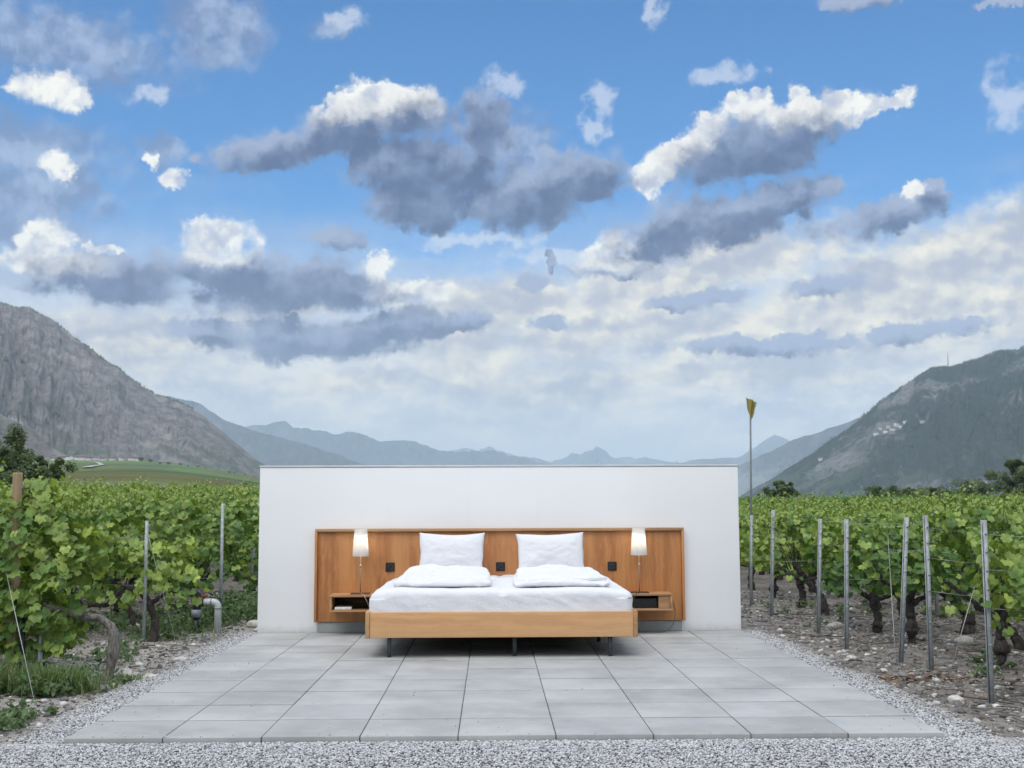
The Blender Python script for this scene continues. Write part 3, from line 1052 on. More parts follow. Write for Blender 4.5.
def pillow(x, w, h, seed, label, tilt):
    n = 44
    s = np.linspace(-1, 1, n)
    S, T = np.meshgrid(s, s, indexing='ij')
    mb = MB()
    px = S * w / 2 * (1 - 0.055 * (1 - T ** 2)) + 0.010 * vnoise(np.stack([T * 2 + seed, S * .5, T * 0], -1))
    pz = T * h / 2 * (1 - 0.15 * (1 - np.abs(S) ** 1.6) * (T > 0) - 0.03 * (1 - S ** 2) * (T <= 0)) + 0.008 * vnoise(np.stack([S * 2 + seed, S * .5, T * 0 + 4], -1))
    th = 0.075 * ((1 - np.abs(S) ** 2.6) * (1 - np.abs(T) ** 2.6)) ** 0.62
    q = np.stack([S * 1.6 + seed, T * 1.6, S * 0], -1)
    wr = fbm(q + 0.3 * fbm(q * 2, 2)[..., None], 4, 0.55)
    ang = np.arctan2(np.abs(T) - 1.05, np.abs(S) - 1.05)
    rad_w = vnoise(np.stack([ang * 7 + seed, np.hypot(np.abs(T) - 1.05, np.abs(S) - 1.05) * 1.2, S * 0], -1)) * np.exp(-np.hypot(np.abs(T) - 1, np.abs(S) - 1) / .55)
    env = ((1 - S ** 2) * (1 - T ** 2)) ** 0.5
    d = th + (0.010 * wr + 0.010 * rad_w) * env
    idx = {}
    F1 = np.stack([px, -d - 0.001, pz], -1)
    F2 = np.stack([px, th * 0.6 + 0.001, pz], -1)
    mb.grid(F1)
    mb.grid(F2[::-1])
    bm = bmesh.new()
    me = mb.mesh('pillow', True)
    bm.from_mesh(me)
    bmesh.ops.remove_doubles(bm, verts=bm.verts, dist=0.0035)
    bmesh.ops.recalc_face_normals(bm, faces=bm.faces)
    bm.to_mesh(me)
    bm.free()
    o = link('pillow', me, M['cotton'])
    o.location = (x, 10.93, 0.725)
    o.rotation_euler = (rad(-17), rad(tilt), rad(1.5 * (1 if seed > 5 else -1)))
    return tag(o, label, 'pillow', 'white pillows leaning on the headboard')


pillow(-0.445, 0.605, 0.41, 3, 'plump white pillow with a sagging top edge between two sockets, nearer the booklet', 0.8)
pillow(0.462, 0.625, 0.40, 9, 'plump white pillow leaning on the headboard nearer the trailing cable', -1.2)


# ------------------------------------------------------------------ bedside shelves and lamps
def shelf(s, label):
    """floating box shelf hung on the headboard, open to the front"""
    x0, x1 = (-1.545, -1.09) if s < 0 else (1.09, 1.565)
    root = thing('bedside_shelf', label, 'shelf', (0, 10.9, 0), group='bedside shelves on the headboard')
    y0, y1 = 0.0, 0.262
    mb = MB(); mb.box(x0, x1, y0, y1, 0.345, 0.365, 0.002); mb.build('top_board', M['oak_shelf'], root)
    mb = MB(); mb.box(x0, x1, y0, y1, 0.212, 0.230, 0.002); mb.build('bottom_board', M['oak_shelf'], root)
    xs = x0 if s < 0 else x1 - .02
    mb = MB(); mb.box(xs, xs + .02, y0 + .003, y1, 0.232, 0.343, 0.002); mb.build('end_panel', M['oak_edge'], root)
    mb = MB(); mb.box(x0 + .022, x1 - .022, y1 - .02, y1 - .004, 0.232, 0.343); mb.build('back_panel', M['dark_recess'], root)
    if s > 0:
        mb = MB(); mb.box(1.44, 1.542, y0 + .012, y0 + .10, 0.232, 0.343, 0.002); mb.build('front_block', M['oak_shelf'], root)
        mb = MB(); mb.box(1.15, 1.235, 0.03, 0.10, 0.160, 0.209, 0.003); mb.build('junction_box', M['black'], root)
        mb = MB(); mb.box(1.10, 1.43, y0 + .04, y0 + .22, 0.232, 0.318, 0.004); mb.build('drawer', M['black'], root)
    return root


shelf(-1, 'floating oak shelf holding a paper booklet beside the bed')
shelf(1, 'floating oak shelf with a dark drawer and cable beside the bed')


def lamp(x, label, s):
    root = thing('bedside_lamp', label, 'lamp', (x, 11.0, 0.366), group='lit bedside lamps')
    mb = MB()
    mb.box(-.085, .085, -.05, .05, 0.0, 0.010, 0.003)
    mb.build('base', M['dark_recess'], root)
    mb = MB()
    mb.tube([(0, 0, .010), (0, 0, .375)], [.0045, .0045], 10)
    mb.build('stem', M['brass'], root)
    mb = MB()
    mb.lathe([(.002, .238), (.011, .242), (.012, .258), (.006, .268), (.002, .27)], 16)
    mb.build('switch_joint', M['brass'], root, smooth=True)
    mb = MB()
    mb.lathe([(.075, .343), (.058, .588), (.0565, .588), (.0735, .343), (.075, .343)], 40)
    mb.lathe([(.056, .584), (.001, .584)], 40)  # closing disc, added to keep the bulb's glow off the wall above
    mb.build('lamp_shade', M['shade'], root, smooth=True)
    mb = MB()
    prof = [(.001, .455), (.014, .447), (.022, .428), (.019, .408), (.011, .395), (.011, .37), (.001, .37)]
    mb.lathe(prof, 16)
    bulb = mb.build('bulb', M['bulb'], root, smooth=True)
    cord = [(0.004, -.012, .012), (.01 * -s, -.06, .012), (.045 * -s, -.118, .0), (.075 * -s, -.12, -.06), (.09 * -s, -.10, -.11)]
    mb = MB()
    mb.tube(cord, [.003] * len(cord), 6)
    mb.build('cord', M['brass'] if s < 0 else M['cable'], root, smooth=True)
    ld = bpy.data.lights.new('lamp_light', 'POINT')
    ld.energy = LAMP_WATTS
    ld.shadow_soft_size = 0.02
    ld.color = (1.0, 0.92, 0.80)
    lo = bpy.data.objects.new('lamp_light', ld)
    COL.objects.link(lo)
    lo.parent = root
    lo.location = (0, 0, .465)
    return root


m, N, b = material('glowing_bulb')
b.inputs['Emission Color'].default_value = (1.0, 0.82, 0.58, 1)
b.inputs['Emission Strength'].default_value = 4.0
M['bulb'] = m
lamp(-1.277, 'lit bedside lamp on the shelf with the booklet', -1)
lamp(1.277, 'lit bedside lamp on the shelf with the dark drawer', 1)

mb = MB()
mb.box(-.075, .075, -.10, .10, 0.0, 0.022, 0.003)
bk = mb.build('booklet', M['paper'])
bk.location = (-1.43, 11.02, 0.2315)
bk.rotation_euler = (0, 0, rad(4))
tag(bk, 'pale paper booklet lying inside the open bedside shelf', 'booklet')

cpts = [(1.58, 11.0, .30), (1.60, 10.99, .20), (1.585, 10.99, .10), (1.53, 10.98, .03), (1.42, 10.98, .006), (1.25, 11.0, .006), (1.08, 11.05, .006)]
cpts = [Vector(p) for p in cpts]
mb = MB()
fine_pts = []
for k in range(len(cpts) - 1):
    for t in np.linspace(0, 1, 6, endpoint=False):
        p0, p1, p2, p3 = cpts[max(k - 1, 0)], cpts[k], cpts[k + 1], cpts[min(k + 2, len(cpts) - 1)]
        fine_pts.append((0.5 * ((2 * p1) + (p2 - p0) * t + (2 * p0 - 5 * p1 + 4 * p2 - p3) * t * t + (3 * p1 - p0 - 3 * p2 + p3) * t ** 3))[:])
mb.tube(fine_pts, [.0035] * len(fine_pts), 6)
tag(mb.build('power_cable', M['cable'], smooth=True), 'thin dark cable trailing from the shelf to the slabs', 'cable')


# ------------------------------------------------------------------ stones and gravel
ICO_V = []
_bm = bmesh.new()
bmesh.ops.create_icosphere(_bm, subdivisions=1, radius=1.0)
_bm.verts.index_update()
ICO_V = np.array([v.co[:] for v in _bm.verts])
ICO_F = np.array([[v.index for v in f.verts] for f in _bm.faces])
_bm.free()


def rotations(n, rng):
    q = rng.normal(size=(n, 4))
    q /= np.linalg.norm(q, axis=1)[:, None]
    w, x, y, z = q.T
    return np.stack([1 - 2 * (y * y + z * z), 2 * (x * y - z * w), 2 * (x * z + y * w),
                     2 * (x * y + z * w), 1 - 2 * (x * x + z * z), 2 * (y * z - x * w),
                     2 * (x * z - y * w), 2 * (y * z + x * w), 1 - 2 * (x * x + y * y)], -1).reshape(n, 3, 3)


def scatter_stones(mb, P, size, tone, rng, flat=0.7):
    n = len(P)
    jit = 1 + rng.uniform(-.32, .32, (n, len(ICO_V), 1))
    ax = np.stack([rng.uniform(.75, 1.3, n), rng.uniform(.65, 1.1, n), rng.uniform(.5, .95, n)], -1)
    V = ICO_V[None] * jit * ax[:, None, :]
    V = np.einsum('nij,nkj->nki', rotations(n, rng), V)
    V[:, :, 2] *= flat
    V = V * size[:, None, None] + P[:, None, :]
    F = (ICO_F[None] + (np.arange(n) * len(ICO_V))[:, None, None]).reshape(-1, 3)
    mb.add(V.reshape(-1, 3), [F], np.repeat(tone, len(ICO_V), 0))


def grey_tones(n, rng):
    k = rng.random(n)
    v = np.where(k < .50, rng.uniform(.48, .64, n), np.where(k < .90, rng.uniform(.33, .48, n), rng.uniform(.16, .28, n)))
    return np.stack([v * rng.uniform(.97, 1.03, n), v, v * rng.uniform(.98, 1.06, n)], -1)


rg = np.random.default_rng(21)
mb = MB()
pts = []
n = 95000
pts.append(np.stack([rg.uniform(-3.0, 3.1, n), 6.19 - 2.0 * rg.random(n) ** 1.35], -1))
n = 15000
pts.append(np.stack([-2.26 - .30 * rg.random(n) ** 1.15, rg.uniform(6.1, 11.5, n)], -1))
pts.append(np.stack([2.26 + .32 * rg.random(n) ** 1.15, rg.uniform(6.1, 11.5, n)], -1))
P = np.concatenate(pts)
ed = 0.10 * fbm(np.stack([P[:, 1] * 1.7, P[:, 0] * 0, P[:, 0] * 0], -1), 3)
lim = np.where(P[:, 1] < 6.2, 2.62 + (6.2 - P[:, 1]) * 0.05, 2.52) + ed
P = P[(np.abs(P[:, 0]) < lim + 0.12 * rg.random(len(P)) ** 3)]
size = rg.uniform(.004, .0095, len(P))
Z = ground_z(P[:, 0], P[:, 1]) + size * .35 + 0.014 + 0.010 * rg.random(len(P))
tones = grey_tones(len(P), rg)
dusty = np.clip((np.abs(P[:, 0]) - 2.4) / .2, 0, 1)[:, None] * .45 * (P[:, 1] > 6.0)[:, None]
tones = tones * (1 - dusty) + np.array([.30, .28, .25]) * dusty
scatter_stones(mb, np.column_stack([P, Z]), size, tones, rg)
# a few kicked onto the slabs
n = 170
ex = rg.random(n)
sx = np.where(ex < .45, rg.choice([-1, 1], n) * (2.24 - .5 * rg.random(n) ** 3), rg.uniform(-2.2, 2.2, n))
sy = np.where(ex < .45, rg.uniform(6.25, 11.0, n), 6.22 + 1.6 * rg.random(n) ** 3)
scatter_stones(mb, np.column_stack([sx, sy, np.full(n, .0035)]), rg.uniform(.0025, .0065, n), grey_tones(n, rg), rg)
gravel = mb.build('gravel', M['gravel'], tones=True)
tag(gravel, 'loose grey and white crushed gravel around the slab terrace', 'gravel', kind='stuff')

# loose stones and clods on the soil
mb = MB()
n = 26000
k = rg.random(n)
P = np.stack([np.where(k < .42, -2.5 - 3.6 * rg.random(n) ** 1.3, 2.5 + 4.6 * rg.random(n) ** 1.2), 5.0 + 11.5 * rg.random(n) ** 1.2], -1)
size = np.where(rg.random(n) < .12, rg.uniform(.016, .038, n), rg.uniform(.005, .016, n))
pale = rg.random(n) < .24
v = np.where(pale, rg.uniform(.36, .62, n), rg.uniform(.09, .24, n))
tones = np.stack([v * 1.03, v, v * .95], -1)
Z = ground_z(P[:, 0], P[:, 1]) + size * .2
scatter_stones(mb, np.column_stack([P, Z]), size, tones, rg, .6)
rub = mb.build('rubble', M['stone'], tones=True)
tag(rub, 'small pale stones and dry clods strewn over the soil', 'rubble', kind='stuff')

big = [(-2.70, 8.72, .065, 'pale rounded stone beside the foot of the curved vine trunk'),
       (-2.50, 8.62, .050, 'pale stone nearer the slabs, next to the largest left stone'),
       (-2.62, 8.25, .035, 'low pale stone just in front of the curved vine trunk'),
       (-2.52, 9.55, .055, 'flat white stone on the bare strip left of the slabs'),
       (-3.62, 8.9, .07, 'pale stone half hidden behind the wooden post'),
       (-2.42, 12.0, .075, 'long pale stone among weeds between the pipe and wall'),
       (-2.33, 11.75, .050, 'tilted stone at the left foot of the white wall'),
       (2.75, 9.45, .045, 'pale stone lying beside the gravel near the right vine posts'),
       (2.78, 7.42, .055, 'bright pale stone in front of the post nearest the right edge'),
       (3.25, 11.6, .07, 'pale stone between the right vine trunks'),
       (4.1, 10.6, .085, 'large pale stone under the right vines at the picture edge')]
for x, y, s, lab in big:
    mb = MB()
    bm = bmesh.new()
    bmesh.ops.create_icosphere(bm, subdivisions=3, radius=1.0)
    V = np.array([v.co[:] for v in bm.verts])
    bm.verts.index_update()
    F = np.array([[v.index for v in f.verts] for f in bm.faces])
    bm.free()
    V = V * (1 + .22 * fbm(V * 1.1 + x * 7, 2) + .05 * fbm(V * 4 + y, 2))[:, None] * np.array([1.25, .9, .62]) * s
    mb.add(V, [F], (.50, .47, .43))
    o = mb.build('stone', M['stone'], tones=True)
    o.location = (x, y, float(ground_z(x, y)) + s * .25)
    o.rotation_euler = (0, 0, x * 5)
    tag(o, lab, 'stone', 'loose pale stones beside the terrace')

# dead leaves and prunings
mb = MB()
n = 1700
k = rg.random(n)
P = np.stack([np.where(k < .35, -2.65 - 2.6 * rg.random(n), 2.65 + 3.2 * rg.random(n)), rg.uniform(6.0, 14.5, n)], -1)
clump = rg.random(n) < .07
P[clump] = np.array([2.95, 8.35]) + rg.normal(size=(clump.sum(), 2)) * np.array([.24, .10])
Z = ground_z(P[:, 0], P[:, 1]) + rg.uniform(.004, .02, n)
R = rotations(n, rg)
leaf = np.array([[-1, -.5, 0], [0, -.7, .35], [1, 0, 0], [0, .7, .35], [-.9, .5, .1]]) * 1.0
V = np.einsum('nij,kj->nki', R, leaf)
V[:, :, 2] *= .45
V = V * rg.uniform(.012, .030, n)[:, None, None] + np.column_stack([P, Z])[:, None, :]
base = np.array([[.15, .10, .065], [.22, .155, .10], [.12, .085, .06], [.30, .25, .19]])[rg.integers(0, 4, n)]
base[clump] = np.array([.19, .105, .06]) * rg.uniform(.7, 1.2, (clump.sum(), 1))
mb.add(V.reshape(-1, 3), [np.arange(n * 5).reshape(n, 5)], np.repeat(base, 5, 0))
for k in range(420):
    x = (-2.7 - 2.2 * rg.random()) if k % 3 == 0 else 2.75 + 2.6 * rg.random()
    y = rg.uniform(6.2, 13.5)
    a, l = rg.uniform(0, math.pi), rg.uniform(.08, .38)
    t = np.linspace(-.5, .5, 4)
    px, py = x + np.cos(a) * l * t, y + np.sin(a) * l * t + .02 * rg.normal(size=4)
    v = rg.uniform(.05, .16)
    mb.tube(np.stack([px, py, ground_z(px, py) + .012 + .01 * rg.random(4)], -1), rg.uniform(.002, .005), 5, tone=(v * 1.1, v * .9, v * .75))
lit = mb.build('leaf_litter', M['litter'], tones=True)
tag(lit, 'brown dead leaves and vine prunings lying on the soil', 'leaf litter', kind='stuff')


# ------------------------------------------------------------------ grass and weeds
def blades(mb, C, spread, n, h, rng, tones):
    P = np.asarray(C)[None, :2] + rng.normal(size=(n, 2)) * spread
    z = ground_z(P[:, 0], P[:, 1])
    a = rng.uniform(0, 2 * math.pi, n)
    L = h * rng.uniform(.35, 1.25, n)
    lean = rng.uniform(.15, 1.15, n)
    w = rng.uniform(.0012, .0032, n)
    d = np.stack([np.cos(a), np.sin(a)], -1)
    s = np.stack([-np.sin(a), np.cos(a)], -1)
    rows_ = []
    for t, ww in ((0, 1), (.4, .95), (.75, .6), (1, .08)):
        c = P + d * (lean * L * t ** 1.8)[:, None]
        zz = z + L * (t - .28 * lean * t * t)
        for sg in (-1, 1):
            rows_.append(np.column_stack([c + s * (sg * w * ww)[:, None], zz]))
    V = np.stack(rows_, 1)
    F = np.array([[0, 1, 3, 2], [2, 3, 5, 4], [4, 5, 7, 6]])
    F = (F[None] + (np.arange(n) * 8)[:, None, None]).reshape(-1, 4)
    tn = tones[rng.integers(0, len(tones), n)] * rng.uniform(.8, 1.2, (n, 1))
    mb.add(V.reshape(-1, 3), [F], np.repeat(tn, 8, 0))


GRASS = np.array([[.10, .18, .06], [.14, .23, .08], [.20, .28, .11], [.08, .15, .05], [.28, .30, .16]])
mb = MB()
for (x, y), sp, n, h in (((-3.02, 8.0), (.15, .07), 1100, .21), ((-2.80, 8.05), (.08, .06), 300, .15), ((-3.50, 7.95), (.11, .10), 800, .24),
                         ((-3.72, 8.3), (.15, .15), 800, .22), ((-3.25, 8.25), (.12, .08), 500, .18), ((-3.1, 11.3), (.25, .3), 400, .10),
                         ((-2.80, 12.4), (.25, .3), 500, .12), ((-2.58, 8.45), (.05, .04), 160, .07), ((-4.1, 7.6), (.3, .25), 1200, .24)):
    blades(mb, (x, y), np.array(sp), n, h, rg, GRASS)
gr = mb.build('grass', M['weed'], tones=True)
tag(gr, 'tufts of dry green grass under the left vines', 'grass', kind='stuff')


def leaf_cards(C, Nrm, size, rng, template, tri):
    """leaves of a flat folded outline set at C facing Nrm with a random spin"""
    n = len(C)
    Nrm = Nrm / np.linalg.norm(Nrm, axis=1)[:, None]
    down = np.array([0, 0, -1.0]) + rng.normal(size=(n, 3)) * .55
    t = down - Nrm * (down * Nrm).sum(1)[:, None]
    t /= np.linalg.norm(t, axis=1)[:, None] + 1e-9
    s = np.cross(Nrm, t)
    V = (template[None, :, 0, None] * s[:, None, :] + template[None, :, 1, None] * t[:, None, :] + template[None, :, 2, None] * Nrm[:, None, :])
    V = V * size[:, None, None] + C[:, None, :]
    F = (tri[None] + (np.arange(n) * len(template))[:, None, None]).reshape(-1, tri.shape[1])
    return V.reshape(-1, 3), F


def lobed_leaf():
    half = [(0, 1.0), (24, .80), (48, .93), (78, .72), (106, .82), (146, .66)]
    out = [(math.radians(a), r) for a, r in half] + [(math.pi, .14)] + [(math.radians(-a), r) for a, r in half[:0:-1]]
    pts = [(0, 0, 0.06)]
    for a, r in out:
        x, y = math.sin(a) * r * .95, math.cos(a) * r
        pts.append((x, y, -.22 * r * r + .12 * abs(math.sin(3 * a))))
    V = np.array(pts)
    V[:, 1] += .15
    V *= .5
    m = len(out)
    tri = np.array([[0, 1 + k, 1 + (k + 1) % m] for k in range(m)])
    return V, tri


LEAF_V, LEAF_T = lobed_leaf()
OVAL_V = np.array([[0, -.5, 0], [.26, -.1, .07], [.2, .3, .05], [0, .55, -.08], [-.2, .3, .05], [-.26, -.1, .07], [0, .05, -.02]])
OVAL_T = np.array([[6, k, (k + 1) % 6] for k in range(6)])
QUAD_V = np.array([[0, -.5, -.08], [.45, 0, .1], [0, .5, -.08], [-.45, 0, .1]])
QUAD_T = np.array([[0, 1, 2], [0, 2, 3]])

mb = MB()
WEED = np.array([[.055, .105, .035], [.075, .14, .045], [.10, .17, .06], [.13, .17, .08]])


def weeds(mb, x0, x1, y0, y1, plants, h, leaf, rng, per=26):
    for _ in range(plants):
        x, y = rng.uniform(x0, x1), rng.uniform(y0, y1)
        hh = h * rng.uniform(.4, 1.15)
        n = per
        C = np.stack([x + rng.normal(size=n) * hh * .42, y + rng.normal(size=n) * hh * .42, rng.uniform(.05, 1, n) * hh], -1)
        C[:, 2] += ground_z(C[:, 0], C[:, 1])
        Nn = np.stack([rng.normal(size=n) * .6, rng.normal(size=n) * .6 - .35, np.full(n, .9)], -1)
        V, F = leaf_cards(C, Nn, leaf * rng.uniform(.5, 1.2, n), rng, OVAL_V, OVAL_T)
        mb.add(V, [F], np.repeat(WEED[rng.integers(0, 4, n)] * rng.uniform(.75, 1.2, (n, 1)), len(OVAL_V), 0))


weeds(mb, -3.2, -2.3, 12.1, 14.5, 170, .24, .06, rg)
weeds(mb, -4.6, -2.9, 11.2, 13.5, 90, .15, .05, rg)
weeds(mb, -3.3, -2.95, 11.0, 12.2, 16, .16, .05, rg)
weeds(mb, -3.4, -2.85, 9.3, 10.6, 16, .10, .045, rg)
weeds(mb, -2.72, -2.55, 8.2, 8.7, 6, .07, .035, rg)
weeds(mb, -3.5, -2.8, 7.75, 8.4, 44, .13, .05, rg)
weeds(mb, -3.2, -2.65, 6.55, 7.2, 26, .10, .05, rg)
weeds(mb, -4.4, -3.2, 6.5, 7.8, 60, .12, .05, rg)
weeds(mb, 2.9, 5.4, 11.5, 14.5, 26, .10, .045, rg)
weeds(mb, 3.2, 4.2, 8.3, 9.2, 8, .12, .045, rg)
wd = mb.build('weeds', M['weed'], tones=True)
tag(wd, 'low leafy green weeds growing between the vine rows', 'weeds', kind='stuff')

# ------------------------------------------------------------------ grapevines
OLD, MID, YOUNG = np.array([.042, .104, .034]), np.array([.112, .205, .050]), np.array([.260, .345, .080])


def vine_leaves(rng, length, z0, z1, thick, n, size, young=0.25, shoots=9, x_shift=0.0):
    mb = MB()
    x = rng.uniform(-.5, .5, n) * length + rng.normal(size=n) * .05
    z = z0 + (z1 - z0) * rng.beta(1.25, 1.1, n)
    edge = fbm(np.stack([x * 3, x * 0 + rng.uniform(0, 50), x * 0], -1), 3)
    z = z0 + (z - z0) * (1 + .18 * edge) + np.maximum(0, -edge) * .06
    keep = fbm(np.stack([x * 4.5 + rng.uniform(0, 90), z * 5.5, rng.uniform(0, 90) + x * 0], -1), 2) > -.16
    x, z = x[keep], z[keep]
    n = len(x)
    h = (z - z0) / (z1 - z0)
    r = thick * .5 * (1 - .35 * np.abs(2 * h - 1) ** 2) * (1 + .35 * fbm(np.stack([x * 4, z * 4, x * 0 + rng.uniform(0, 50)], -1), 2))
    s = np.where(rng.random(n) < .5, -1, 1)
    y = s * r * np.sqrt(rng.uniform(.12, 1.0, n))
    C = np.stack([x + x_shift, y, z], -1)
    Nn = np.stack([rng.normal(size=n) * .5, s * (.75 + .3 * rng.random(n)) + rng.normal(size=n) * .35, .45 + .55 * rng.random(n)], -1)
    sz = size * rng.uniform(.6, 1.25, n)
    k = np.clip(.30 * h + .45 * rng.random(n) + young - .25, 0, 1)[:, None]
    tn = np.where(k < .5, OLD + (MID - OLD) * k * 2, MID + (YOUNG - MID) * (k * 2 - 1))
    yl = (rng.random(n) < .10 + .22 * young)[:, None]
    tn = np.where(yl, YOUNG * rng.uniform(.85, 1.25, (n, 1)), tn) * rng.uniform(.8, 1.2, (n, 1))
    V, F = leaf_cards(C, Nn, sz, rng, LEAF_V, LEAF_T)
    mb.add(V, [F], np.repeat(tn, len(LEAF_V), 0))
    for _ in range(shoots):
        sx, sy = rng.uniform(-.5, .5) * length + x_shift, rng.normal() * thick * .25
        zt = z1 - .12
        L = rng.uniform(.10, .22) if rng.random() < .7 else rng.uniform(.22, .42)
        lean = rng.normal(size=2) * .35
        m = int(5 + L * 22)
        t = np.linspace(0, 1, m)
        pts = np.stack([sx + lean[0] * L * t, sy + lean[1] * L * t, zt + L * t * (1 - .15 * t)], -1)
        mb.tube(pts, np.linspace(.0035, .0012, m), 4, tone=(.14, .17, .06), caps=False)
        a = t * 14 + rng.uniform(0, 6)
        C = pts + np.stack([np.cos(a), np.sin(a), 0 * a], -1) * .035
        Nn = np.stack([np.cos(a) * .8, np.sin(a) * .8, .6 + .3 * rng.random(m)], -1)
        V, F = leaf_cards(C, Nn, size * np.linspace(.85, .28, m), rng, LEAF_V, LEAF_T)
        tn = (MID + (YOUNG * 1.1 - MID) * np.clip(t * 1.2, 0, 1)[:, None]) * rng.uniform(.85, 1.15, (m, 1))
        mb.add(V, [F], np.repeat(tn, len(LEAF_V), 0))
    return mb.mesh('foliage', smooth=False, tones=True)


def gnarled(mb, pts, r0, r1, rng, seg=9, lump=.25):
    pts = np.asarray(pts, float)
    m = 26
    t = np.linspace(0, len(pts) - 1, m)
    P = np.stack([np.interp(t, np.arange(len(pts)), pts[:, k]) for k in range(3)], -1)
    ker = np.array([.25, .5, .25])
    for _ in range(3):
        Q = P.copy()
        for k in range(3):
            Q[1:-1, k] = np.convolve(P[:, k], ker, 'valid')
        P = Q
    P[1:-1] += rng.normal(size=(m - 2, 3)) * .004
    r = np.linspace(r0, r1, m) * (1 + lump * fbm(np.stack([t * 2.3, t * 0 + rng.uniform(0, 90), t * 0], -1), 3))
    a = len(mb.v)
    mb.tube(P, np.maximum(r, .004), seg)
    V = mb.v[-1]
    V += .25 * r1 * fbm(V * 40, 2)[:, None] * np.array([1, 1, .3])


def vine_trunk(rng, top, spread):
    mb = MB()
    lean = rng.normal(size=2) * .12
    k = rng.uniform(.5, .75)
    head = np.array([lean[0], lean[1] * .6, top * k])
    bend = np.array([lean[0] * .2 + rng.normal() * .05, rng.normal() * .04, top * k * .5])
    gnarled(mb, [(0, 0, -.05), bend, head], rng.uniform(.040, .056), rng.uniform(.032, .044), rng, 10, .4)
    for s in (-1, 1):
        e = head + np.array([s * spread * rng.uniform(.5, 1), rng.normal() * .03, top * (1 - k) + rng.normal() * .03])
        mid = (head + e) / 2 + np.array([s * .04, rng.normal() * .03, rng.uniform(-.10, .03)])
        gnarled(mb, [head - np.array([0, 0, .02]), mid, e], .026, .012, rng, 8, .35)
    if rng.random() < .6:
        e = head + np.array([rng.normal() * .1, rng.normal() * .05, .14])
        gnarled(mb, [head, (head + e) / 2 + .01, e], .03, .02, rng, 8)
    for _ in range(5):
        x = rng.uniform(-1, 1) * spread * .8
        gnarled(mb, [head + np.array([x * .6, 0, top * (1 - k) * .6]), head + np.array([x, rng.normal() * .04, top * (1 - k) + .22])], .008, .004, rng, 5, .1)
    return mb.mesh('trunk', smooth=True)


rv = np.random.default_rng(77)
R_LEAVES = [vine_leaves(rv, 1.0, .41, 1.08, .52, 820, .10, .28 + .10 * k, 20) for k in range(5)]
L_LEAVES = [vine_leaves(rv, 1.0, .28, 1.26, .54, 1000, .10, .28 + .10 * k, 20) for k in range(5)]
R_TRUNKS = [vine_trunk(rv, .56, .42) for _ in range(5)]
L_TRUNKS = [vine_trunk(rv, .48, .42) for _ in range(5)]
for me in R_LEAVES + L_LEAVES:
    me.materials.append(M['vine_leaf'])
for me in R_TRUNKS + L_TRUNKS:
    me.materials.append(M['bark'])

ORD = ('first second third fourth fifth sixth seventh eighth ninth tenth eleventh twelfth thirteenth fourteenth fifteenth '
       'sixteenth seventeenth eighteenth nineteenth twentieth').split()


def set_vine(x, y, leaves, trunk, label, group, rotz=0.0, scale=(1, 1, 1)):
    root = thing('grapevine', label, 'grapevine', (x, y, float(ground_z(x, y))), rotz, group)
    root.scale = scale
    link('trunk', trunk, None, root)
    link('foliage', leaves, None, root)
    return root


def flip():
    return math.pi if rv.random() < .5 else 0.0


# right of the terrace: (row distance, x of its end post)
R_ROWS = [(7.5, 3.03), (8.75, 3.12), (10.0, 2.90), (11.2, 2.98), (12.55, 2.87), (13.9, 2.95)] + [(13.9 + 1.27 * k, 2.95) for k in range(1, 13)]
for i, (y, xe) in enumerate(R_ROWS):
    x = max(xe + .58, .215 * y - .8)
    first = x == xe + .58
    k = 0
    while x < .449 * y + 1.6:
        end = k == 0 and first
        lab = ('grapevine closest to the terrace in the %s vine row right of it' if end else 'leafy grapevine further along the %s vine row right of the terrace') % ORD[i]
        set_vine(x, y + .12 + rv.normal() * .05, R_LEAVES[rv.integers(5)], R_TRUNKS[rv.integers(5)], lab,
                 'grapevines in rows right of the terrace', flip(), (1, 1, rv.uniform(.93, 1.08) * (1 + .03 * (i > 5))))
        x += rv.uniform(.82, .98)
        k += 1

# left of the terrace; the first row is set by hand below
L_ROWS = [(12.1, -3.25), (13.3, -2.95), (14.5, -2.7)] + [(14.5 + 1.25 * k, -2.8) for k in range(1, 13)]
for i, (y, xe) in enumerate(L_ROWS):
    x = min(xe - .35, -.195 * y + .8)
    first = x == xe - .35
    k = 0
    while x > -.414 * y - 1.6:
        end = k == 0 and first
        lab = ('grapevine closest to the terrace in the %s vine row left of it' if end else 'leafy grapevine further along the %s vine row left of the terrace') % ORD[i + 2]
        set_vine(x, y + rv.normal() * .05, L_LEAVES[rv.integers(5)], L_TRUNKS[rv.integers(5)], lab,
                 'grapevines in rows left of the terrace', flip(), (1, 1, rv.uniform(.94, 1.08)))
        x -= rv.uniform(.82, .98)
        k += 1

# nearest left row: a big vine with an arched trunk beside the wooden post
g = 'grapevines in rows left of the terrace'
v0 = thing('grapevine', 'big bushy grapevine with an arched bare trunk, nearest the left slabs', 'grapevine', (-3.0, 8.5, float(ground_z(-3.0, 8.5))), 0, g)
mb = MB()
gnarled(mb, [(.20, 0, -.08), (.27, 0, .12), (.285, .0, .26), (.24, .0, .38), (.14, 0, .43), (-.02, .02, .44), (-.25, .03, .50)], .036, .024, rv, 10, .22)
gnarled(mb, [(.02, .02, .44), (.05, .02, .52), (.0, .03, .62)], .02, .008, rv, 7)
gnarled(mb, [(-.25, .03, .50), (-.45, .03, .62)], .022, .009, rv, 7)
mb.build('trunk', M['bark_grey'], v0, smooth=True)
near_leaves = vine_leaves(rv, .80, .14, 1.24, .60, 2000, .106, .60, 18, -.40)
link('foliage', near_leaves, M['vine_leaf'], v0, (0, .14, 0))
